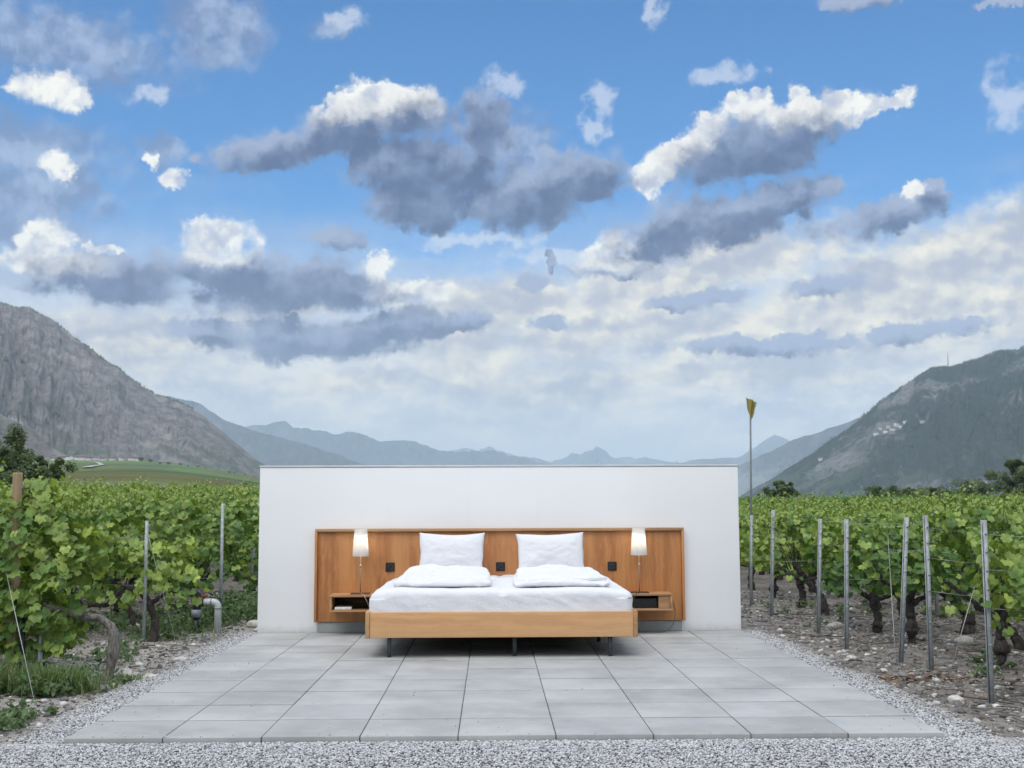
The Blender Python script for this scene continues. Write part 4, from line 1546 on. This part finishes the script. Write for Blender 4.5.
set_vine(-3.85, 8.55, L_LEAVES[1], L_TRUNKS[1], 'leafy grapevine just beyond the wooden post at the left edge', g, 0, (1.05, 1.1, 1.04))
set_vine(-4.75, 8.55, L_LEAVES[3], L_TRUNKS[3], 'leafy grapevine two places left of the wooden post', g, math.pi)
# second left row: a thin pale young vine, then older ones
v1 = thing('grapevine', 'thin pale yellow green young grapevine beside the left steel post', 'grapevine', (-3.16, 10.9, float(ground_z(-3.16, 10.9))), 0, g)
mb = MB()
gnarled(mb, [(.02, 0, -.05), (.06, .02, .15), (.0, .02, .33), (-.1, .03, .45), (-.25, .03, .5)], .042, .018, rv, 9, .35)
gnarled(mb, [(.0, .02, .33), (.12, .0, .42), (.25, .0, .45)], .022, .010, rv, 7)
mb.build('trunk', M['bark'], v1, smooth=True)
link('foliage', vine_leaves(rv, .78, .30, .93, .34, 190, .108, .70, 5, 0.02), M['vine_leaf'], v1)
for k, x in enumerate((-4.0, -4.9, -5.8)):
    set_vine(x, 10.9, L_LEAVES[(k + 2) % 5], L_TRUNKS[k], 'leafy grapevine further along the second vine row left of the terrace', g, k * math.pi, (1, 1, .96))


# far rows beyond those one can tell apart
def far_rows(mb, a0, a1, y0, y1, top, seed):
    rng = np.random.default_rng(seed)
    y = y0
    while y < y1:
        xa, xb = math.tan(rad(a0)) * y, math.tan(rad(a1)) * y
        f = (y / 30.0)
        n = int((xb - xa) * 95 / f ** 1.35)
        size = .15 * f ** .62
        x = rng.uniform(xa, xb, n)
        h = rng.beta(2.0, 1.2, n)
        yy = y + rng.normal(size=n) * .20
        lump = .10 * fbm(np.stack([x * .9, x * 0 + y, x * 0], -1), 3)
        z = ground_z(x, yy) + .45 + h * (top - .45) + lump * h + np.where(rng.random(n) < .05, rng.uniform(.05, .35, n), 0)
        Nn = np.stack([rng.normal(size=n) * .5, rng.normal(size=n) * .7 - .3, .4 + .6 * rng.random(n)], -1)
        V, F = leaf_cards(np.stack([x, yy, z], -1), Nn, size * rng.uniform(.6, 1.2, n), rng, QUAD_V, QUAD_T)
        k = np.clip(.25 * h + .6 * rng.random(n), 0, 1)[:, None]
        tn = np.where(k < .5, OLD + (MID - OLD) * k * 2, MID + (YOUNG - MID) * (k * 2 - 1)) * rng.uniform(.85, 1.15, (n, 1))
        mb.add(V, [F], np.repeat(tn, 4, 0))
        y += 1.3 * max(1.0, (y / 45))


mb = MB()
far_rows(mb, -28, -2, 29.8, 96, 1.30, 5)
far_rows(mb, 2, 29, 29.8, 170, 1.15, 6)
fv = mb.build('vineyard', M['vine_leaf'], tones=True)
tag(fv, 'far rows of green vines merging into one mass', 'vineyard', kind='stuff')


# ------------------------------------------------------------------ posts and wires
def steel_post_mesh(h, lean=(0, 0), turn=0.0):
    mb = MB()
    sh = lambda: None
    parts = [(-.013, .013, -.0015, .0015), (-.0145, -.0115, -.0005, .024), (.0115, .0145, -.0005, .024), (-.0145, -.006, .0225, .0255), (.006, .0145, .0225, .0255)]
    for x0, x1, y0, y1 in parts:
        mb.box(x0, x1, y0, y1, -.15, h)
    z = .35
    while z < h - .04:
        mb.box(-.018, -.0145, .004, .022, z, z + .012)
        mb.box(.0145, .018, .004, .022, z, z + .012)
        z += .115
    cr, sr = math.cos(turn), math.sin(turn)
    for V in mb.v:
        V[:, :2] = V[:, :2] @ np.array([[cr, sr], [-sr, cr]])
        V[:, 0] += lean[0] * V[:, 2]
        V[:, 1] += lean[1] * V[:, 2]
    return mb.mesh('vine_post')


def steel_post(x, y, h, label, lean=(0, 0), rotz=0.0):
    o = link('vine_post', steel_post_mesh(h, lean, rotz), M['galv'], loc=(x, y, float(ground_z(x, y))))
    return tag(o, label, 'vine post', 'galvanised posts holding the vine wires')


steel_post(3.03, 7.47, 1.13, 'upright galvanised post nearest the right edge of the terrace gravel', (0, 0), 1.9)
steel_post(3.12, 8.72, 1.13, 'upright galvanised post where the slanting anchor wire meets the soil', (0, 0), 1.9)
steel_post(3.07, 9.22, 1.12, 'galvanised post leaning right between two upright posts', (.075, 0), 1.9)
steel_post(2.88, 9.98, 1.08, 'galvanised post nearest the right gravel strip, in the third right row', (.03, 0), 1.9)
steel_post(2.98, 11.2, 1.06, 'galvanised end post of the fourth vine row right of the terrace', (.045, 0), 1.9)
steel_post(2.86, 12.55, 1.12, 'galvanised end post of the fifth vine row right of the terrace', (.04, 0), 1.9)
steel_post(2.95, 13.95, 1.05, 'galvanised post beside the foot of the flag pole', (.03, 0), 1.9)
steel_post(4.6, 12.55, 1.1, 'galvanised post standing inside the fifth right vine row', (0, 0), 1.9)
steel_post(-3.2, 10.88, 1.08, 'galvanised post beside the pale young vine on the left', (0, 0), .2)
steel_post(-2.88, 12.5, 1.22, 'thin galvanised post rising behind the grey standpipe', (0, 0), .4)
steel_post(-3.12, 15.1, 1.32, 'galvanised post leaning towards the white wall on the left', (.10, 0), .4)
steel_post(-2.98, 15.3, 1.30, 'upright galvanised post next to the leaning one, left of the wall', (.03, 0), .2)
steel_post(-3.22, 8.45, .42, 'short grey metal stake under the big left vine', (.03, 0), .3)

wp = thing('wooden_post', 'round brown wooden post rising above the leftmost vine', 'post', (-3.42, 8.46, float(ground_z(-3.42, 8.46))))
mb = MB()
pr = [(.001, -.15), (.036, -.15), (.034, .4), (.032, 1.0), (.031, 1.40), (.028, 1.412), (.001, 1.414)]
mb.lathe(pr, 24)
mb.v[-1][:, :2] += .004 * fbm(mb.v[-1] * np.array([20, 20, 2.5]), 2)[:, None]
mb.build('pole', M['post_wood'], wp, smooth=True)
for z in (.62, 1.0, 1.30):
    mb = MB()
    mb.tube([(.030, -.012, z), (.044, -.02, z + .005), (.050, -.02, z + .03), (.046, -.022, z + .045)], .003, 6)
    mb.build('hook', M['wire'], wp)
mb = MB()
mb.tube([(-3.345, 8.46, -.1), (-3.34, 8.46, .5)], .018, 12)
tag(mb.build('drip_pipe', M['pipe_black'], smooth=True), 'short black pipe standing against the foot of the wooden post', 'pipe')


def wires(y, x0, x1, hs, label):
    root = thing('trellis_wire', label, 'wire', (x0, y, float(ground_z(x0, y))), group='trellis wires along the vine rows')
    for h in hs:
        t = np.linspace(0, 1, 12)
        x = (x1 - x0) * t
        z = h - .02 * np.sin(t * math.pi * 3) + ground_z(x0 + x, np.full(12, y)) - float(ground_z(x0, y))
        mb = MB()
        mb.tube(np.stack([x, 0 * x, z], -1), .0013, 5)
        mb.build('strand', M['wire'], root)


for i, (y, xe) in enumerate(R_ROWS[:6]):
    wires(y - .03, xe, .46 * y + 2.0, (.58, .82, 1.04), 'thin steel trellis wires of the %s vine row right of the terrace' % ORD[i])
wires(8.50, -3.42, -6.2, (.52, .85, 1.2), 'thin steel trellis wires of the vine row at the wooden post')
wires(10.86, -3.2, -6.6, (.50, .92), 'thin steel trellis wires of the vine row at the young vine')
wires(12.05, -2.8, -7.2, (.50, .9), 'thin steel trellis wires of the row behind the standpipe')


def anchor(p, q, label):
    mb = MB()
    mb.tube([p, q], .0024, 6)
    tag(mb.build('anchor_wire', M['wire'], smooth=True), label, 'wire', 'slanting anchor wires')


anchor((3.48, 8.7, .68), (3.13, 8.45, -.05), 'slanting anchor wire between the two nearest right posts')
anchor((3.22, 9.9, .9), (2.98, 9.1, -.05), 'slanting anchor wire beside the leaning right post')
anchor((-3.62, 8.6, 1.05), (-2.88, 7.5, -.05), 'pale taut wire slanting down in front of the big left vine')
anchor((-3.20, 10.86, .98), (-2.86, 10.7, -.04), 'thin anchor wire slanting down right of the young vine')

# ------------------------------------------------------------------ flag pole
fp = thing('flag_pole', 'thin grey pole with a limp yellow flag, right of the white wall', 'flag pole', (3.0, 14.1, float(ground_z(3.0, 14.1))))
mb = MB()
mb.tube([(-.03, 0, -.1), (0, 0, 1.2), (.02, 0, 2.40)], [.014, .012, .010], 10)
mb.build('pole', M['pole_grey'], fp, smooth=True)
mb = MB()
t = np.linspace(0, 1, 22)
P = []
for k in range(14):
    s = k / 13
    top = 2.485 - .055 * s
    zz = top - (top - (2.22 + .02 * s)) * t
    w = (1 - t) ** .8
    x = .02 + (-.055 + .115 * s) * w + .004 * np.sin(t * 9 + k) + .012 * s
    y = .022 * np.sin(s * 9.0 + t * 2.5) * (.4 + w) - .012
    P.append(np.stack([x, y, zz], -1))
mb.grid(np.array(P))
fl = mb.build('flag', M['flag'], fp, smooth=True)
sol = fl.modifiers.new('cloth thickness', 'SOLIDIFY')
sol.thickness = .002

# ------------------------------------------------------------------ irrigation standpipe
sp = thing('standpipe', 'grey plastic standpipe elbow with black valve and red cap beside the wall', 'standpipe', (-2.72, 11.67, float(ground_z(-2.72, 11.67))))
mb = MB()
arc = [(0, 0, -.1), (0, 0, .24)] + [(-.055 + .055 * math.cos(a), 0, .24 + .055 * math.sin(a)) for a in np.linspace(0.2, math.pi / 2, 6)] + [(-.15, 0, .295)]
mb.tube(arc, .034, 18)
mb.build('pipe', M['pvc'], sp, smooth=True)
for (x, z, ax) in ((0, .235, 2), (-.065, .295, 0)):
    mb = MB()
    d = np.array([0, 0, .006]) if ax == 2 else np.array([.006, 0, 0])
    mb.tube([np.array([x, 0, z]) - d, np.array([x, 0, z]) + d], .038, 18)
    mb.build('clamp', M['pvc_dark'], sp)
mb = MB()
mb.tube([(-.135, 0, .295), (-.165, 0, .295), (-.198, 0, .285), (-.205, 0, .25), (-.205, 0, .225)], [.037, .040, .042, .040, .042], 16)
mb.build('valve', M['pipe_black'], sp, smooth=True)
mb = MB()
mb.tube([(-.205, 0, .225), (-.205, 0, .15)], .050, 18)
mb.build('sleeve', M['pvc_dark'], sp, smooth=False)
mb = MB()
mb.tube([(-.205, 0, .15), (-.205, 0, -.1)], .031, 16)
mb.build('inlet_pipe', M['pipe_black'], sp, smooth=True)
mb = MB()
mb.tube([(-.135, 0, .315), (-.135, 0, .335)], .012, 12)
mb.box(-.162, -.108, -.018, .018, .338, .362, .005)
mb.build('handle', M['red'], sp)


# ------------------------------------------------------------------ trees
TREE_T = np.array([[.075, .115, .062], [.11, .16, .08], [.15, .205, .105], [.19, .25, .125]])


def tree(name, label, cat, x, y, h, w, leaves, size, seed, group, slim=False, pale=0.0, low=.12):
    rng = np.random.default_rng(seed)
    z0 = float(ground_z(x, y))
    root = thing(name, label, cat, (x, y, z0), 0, group)
    mb = MB()
    tr = .022 * h + .03
    tp = np.array([(0, 0, -.3), (.01 * h, .01 * h, .3 * h), (-.01 * h, 0, .62 * h), (.0, .01 * h, .9 * h)])
    mb.tube(tp, [tr * 1.2, tr * .85, tr * .5, tr * .15], 8)
    ends = []
    nl = 16
    for k in range(nl):
        f = low + (.92 - low) * (k + rng.random()) / nl
        base = np.array([np.interp(f, [0, .33, .67, 1], tp[:, i]) for i in range(3)])
        a = k * 2.4 + rng.uniform(-.4, .4)
        prof = math.sin(math.pi * min(1, max(.12, (f * .86 + .1)))) if not slim else (1.05 - f) * 1.0
        reach = w * .5 * prof * rng.uniform(.6, 1.0)
        e = base + np.array([math.cos(a) * reach, math.sin(a) * reach, reach * rng.uniform(.2, .9) * (1.6 if slim else 1)])
        e[2] = min(e[2], h * .97)
        mb.tube([base, (base + e) / 2 + np.array([0, 0, -.03 * h * rng.random()]), e], [tr * .35, tr * .22, tr * .07], 5)
        ends.append((e, reach))
        ends.append(((base + e) / 2, reach))
    mb.build('trunk', M['tree_bark'], root)
    C = []
    for e, r in ends:
        n = max(12, int(leaves / len(ends) * rng.uniform(.6, 1.4)))
        d = rng.normal(size=(n, 3))
        d /= np.linalg.norm(d, axis=1)[:, None]
        R = max(.30 * r, .055 * h) * rng.uniform(.8, 1.35)
        C.append(e + d * (R * rng.random(n) ** .45)[:, None] * np.array([1, 1, .8 if not slim else 1.3]))
    C = np.concatenate(C)
    C = C[C[:, 2] > .05 * h]
    n = len(C)
    Nn = (C - np.array([0, 0, h * .45])) / h + rng.normal(size=(n, 3)) * .45 + np.array([0, 0, .35])
    V, F = leaf_cards(C, Nn, size * rng.uniform(.6, 1.3, n), rng, QUAD_V, QUAD_T)
    patch = fbm(C / h * 7 + seed, 2)
    k = np.clip(1.4 + patch * 1.2 + rng.normal(size=n) * .7 + pale * 2, 0, 2.999)
    i = k.astype(int)
    tn = TREE_T[i] + (TREE_T[np.minimum(i + 1, 3)] - TREE_T[i]) * (k - i)[:, None]
    tn = tn * (1 - pale * .3) + np.array([.16, .17, .13]) * pale * .5
    mb = MB()
    mb.add(V, [F], np.repeat(tn, 4, 0))
    mb.build('crown', M['tree_leaf'], root, tones=True)
    return root


def at(px_az, dist):
    return math.sin(rad(px_az)) * dist, math.cos(rad(px_az)) * dist


g = 'trees and bushes beyond the left vines'
x, y = at(-21.7, 75); tree('tree', 'tall slender airy green tree beyond the left vines', 'tree', x, y, 5.4, 3.4, 7500, .12, 1, g, True)
x, y = at(-22.6, 72); tree('tree', 'broad dark green tree below the slender one at the left edge', 'tree', x, y, 3.9, 3.8, 6000, .16, 2, g)
x, y = at(-24.2, 76); tree('tree', 'dark green tree just past the left edge beside the broad one', 'tree', x, y, 4.6, 3.4, 5000, .16, 12, g)
x, y = at(-20.4, 72); tree('bush', 'rounded near black green bush right of the slender tree', 'bush', x, y, 3.2, 2.9, 6000, .14, 3, g, low=.03)
x, y = at(-20.9, 78); tree('bush', 'small mid green bush between the slender tree and dark bush', 'bush', x, y, 3.0, 2.2, 3500, .14, 4, g, low=.03)
g = 'trees beyond the right vineyard'
for a_, d_, h_, w_, s_, nm, lab, pl in (
        (13.75, 120, 2.9, 3.6, 31, 'bush', 'lone low dark bush nearest the white wall on the right', 0),
        (18.15, 190, 2.9, 6.0, 32, 'bush', 'rounded bush at the near end of the right tree line', 0),
        (19.0, 200, 2.5, 4.2, 33, 'bush', 'small bush second in the right tree line', .15),
        (19.6, 190, 2.8, 4.2, 34, 'bush', 'pale grey green bush in the right tree line', .55),
        (20.5, 196, 2.8, 5.6, 35, 'bush', 'wide low bush right of the pale grey green one', .1),
        (21.3, 205, 2.5, 4.5, 36, 'bush', 'low bush furthest right before the two trees', .0),
        (22.35, 186, 3.6, 6.4, 37, 'bush', 'dark rounded bush left of the biggest right tree', .0),
        (23.9, 178, 7.0, 7.4, 38, 'tree', 'biggest dark green tree of the right tree line', .0),
        (25.6, 176, 8.2, 8.0, 39, 'tree', 'tall tree past the biggest right tree at the picture edge', .0)):
    x, y = at(a_, d_)
    tree(nm, lab, nm, x, y, h_, w_, 6000 if h_ < 5 else 12000, .22 if h_ < 5 else .28, s_, g, False, pl, .05)

# bushes strung along the foot of the grey mountain
rb = np.random.default_rng(8)
proto = None
for k in range(16):
    a_ = -16.3 + .42 * k + rb.uniform(-.15, .15)
    d_ = rb.uniform(1250, 1500)
    x, y = at(a_, d_)
    lab = 'tiny dark bush in the line along the foot of the grey mountain'
    if proto is None:
        proto = tree('bush', lab, 'bush', x, y, 5.0, 8.0, 700, .9, 60, 'bushes along the foot of the grey mountain', low=.05)
    else:
        s = rb.uniform(.3, .8)
        copy_thing(proto, (x, y, float(ground_z(x, y))), rb.uniform(0, 6), lab, (s, s, s * rb.uniform(.7, 1.1)))

# ------------------------------------------------------------------ villages
def house(x, y, z, w, d, h, wall_tone, roof_tone, label, group, rotz):
    root = thing('house', label, 'house', (x, y, z), rotz, group)
    mb = MB()
    mb.box(-w / 2, w / 2, -d / 2, d / 2, -3, h, tone=wall_tone)
    V = [(-w / 2, -d / 2, h), (-w / 2, d / 2, h), (-w / 2, 0, h + .3 * d), (w / 2, -d / 2, h), (w / 2, d / 2, h), (w / 2, 0, h + .3 * d)]
    mb.add(V, [np.array([[0, 1, 2], [3, 5, 4]])], wall_tone)
    mb.build('wall', M['house_wall'], root, tones=True)
    mb = MB()
    o, e = .06 * w, .5
    for s in (-1, 1):
        zz = h - .3 * e
        mb.add([(-w / 2 - o, s * (d / 2 + e), zz), (w / 2 + o, s * (d / 2 + e), zz), (w / 2 + o, 0, h + .3 * d + .35), (-w / 2 - o, 0, h + .3 * d + .35),
                (-w / 2 - o, s * (d / 2 + e), zz - .25), (w / 2 + o, s * (d / 2 + e), zz - .25), (w / 2 + o, 0, h + .3 * d + .05), (-w / 2 - o, 0, h + .3 * d + .05)],
               [np.array([[0, 1, 2, 3], [7, 6, 5, 4], [0, 4, 5, 1], [1, 5, 6, 2], [3, 7, 4, 0]])], roof_tone)
    mb.build('roof', M['house_roof'], root, tones=True)


rh = np.random.default_rng(15)
hs = [(-20.05, 1500, 'white house at the left end of the village below the grey mountain'),
      (-19.75, 1560, 'second white house from the left end of the left village'),
      (-19.45, 1540, 'small house in the left part of the left village'),
      (-19.1, 1600, 'white house left of the pale track end in the left village'),
      (-18.9, 1480, 'bigger white house near the pale track end in the left village'),
      (-18.65, 1560, 'grey roofed house near the middle of the left village'),
      (-18.3, 1600, 'house just right of the middle of the left village'),
      (-18.0, 1500, 'pale house in the right part of the left village'),
      (-17.6, 1580, 'low house in the right part of the left village'),
      (-17.2, 1540, 'small white house right of the low one in the left village'),
      (-16.75, 1600, 'wide pale farm building near the right end of the left village'),
      (-16.5, 1520, 'last white house at the right end of the left village')]
for k, (a_, d_, lab) in enumerate(hs):
    x, y = at(a_, d_)
    v = rh.uniform(.5, .75)
    house(x, y, float(ground_z(x, y)), rh.uniform(5, 9), rh.uniform(5, 7), rh.uniform(2.5, 4.5), (v, v * .97, v * .92),
          (.16, .11, .09) if k % 3 else (.14, .14, .15), lab, 'houses of the village below the grey mountain', rh.uniform(-.6, .6))
peak = [o for o in bpy.data.objects if o.get('label', '').startswith('dark wooded mountain')][0]
pv_ = np.array([v.co[:] for v in peak.data.vertices])
p_az = np.degrees(np.arctan2(pv_[:, 0], pv_[:, 1]))
p_el = np.degrees(np.arctan2(pv_[:, 2] - 1.17, np.hypot(pv_[:, 0], pv_[:, 1])))
p_d = np.hypot(pv_[:, 0], pv_[:, 1])


def on_peak(a_, e_):
    return pv_[np.argmin((p_az - a_) ** 2 + (p_el - e_) ** 2 + 1e-6 * p_d)]


hv = [(18.05, 3.15, 'lowest left white house of the hillside village'), (18.25, 3.35, 'white house above the lowest left one in the hillside village'),
      (18.45, 3.2, 'middle lower white house of the hillside village'), (18.6, 3.45, 'middle upper white house of the hillside village'),
      (18.8, 3.3, 'white house right of the middle of the hillside village'), (18.95, 3.5, 'pale house high in the hillside village'),
      (19.15, 3.4, 'right lower white house of the hillside village'), (19.35, 3.6, 'right upper white house of the hillside village'),
      (20.05, 3.62, 'lone bright white house right of the hillside village'), (15.55, 2.0, 'lone white house low on the left flank of the wooded mountain')]
for k, (a_, e_, lab) in enumerate(hv):
    p = on_peak(a_, e_)
    v = rh.uniform(.55, .8)
    house(p[0], p[1], p[2] + 2, rh.uniform(8, 12), rh.uniform(7, 9), rh.uniform(4, 6), (v, v, v * .96), (.2, .17, .15), lab, 'houses of the hillside village', rh.uniform(-.5, .5))

p = on_peak(21.3, 6.25)
am = thing('antenna_mast', 'thin transmitter mast on the ridge of the wooded mountain', 'mast', (p[0], p[1], p[2] - 3))
mb = MB(); mb.tube([(0, 0, 0), (0, 0, 26), (0, 0, 42)], [1.3, 1.0, .35], 8); mb.build('pole', M['pvc_dark'], am)
mb = MB(); mb.tube([(-2.6, 0, 30), (2.6, 0, 30)], .7, 6); mb.tube([(-1.8, 0, 24), (1.8, 0, 24)], .7, 6); mb.build('antenna', M['pvc_dark'], am)


# conifers along the skyline ridges
def ridge_trees(o_label, name_label, e_min, a0, a1, n, seed, hh):
    rng = np.random.default_rng(seed)
    o = [q for q in bpy.data.objects if q.get('label', '').startswith(o_label)][0]
    V = np.array([v.co[:] for v in o.data.vertices])
    az_ = np.degrees(np.arctan2(V[:, 0], V[:, 1]))
    el_ = np.degrees(np.arctan2(V[:, 2] - 1.17, np.hypot(V[:, 0], V[:, 1])))
    mb = MB()
    top = {}
    for i, (a_, e_) in enumerate(zip(az_, el_)):
        k = round(a_ * 40)
        if k not in top or e_ > el_[top[k]]:
            top[k] = i
    idx = [i for i in top.values() if a0 < az_[i] < a1 and el_[i] > e_min]
    for _ in range(n):
        p = V[idx[rng.integers(len(idx))]]
        h = hh * rng.uniform(.35, 1.1)
        r = h * rng.uniform(.16, .28)
        q = p + np.array([rng.normal() * 2, rng.normal() * 2, -h * .45])
        mb.lathe([(r, 0), (r * .8, h * .35), (r * .35, h * .75), (.05, h)], 6, q, tone=TREE_T[rng.integers(0, 2)])
    s = mb.build('ridge_trees', M['tree_leaf'], tones=True)
    tag(s, name_label, 'trees', kind='stuff')


ridge_trees('steep grey rock', 'tiny conifers along the skyline of the grey mountain', 4.5, -30, -14, 900, 4, 9)
ridge_trees('dark wooded', 'tiny trees along the skyline of the wooded mountain', 2.0, 14, 30, 900, 5, 9)
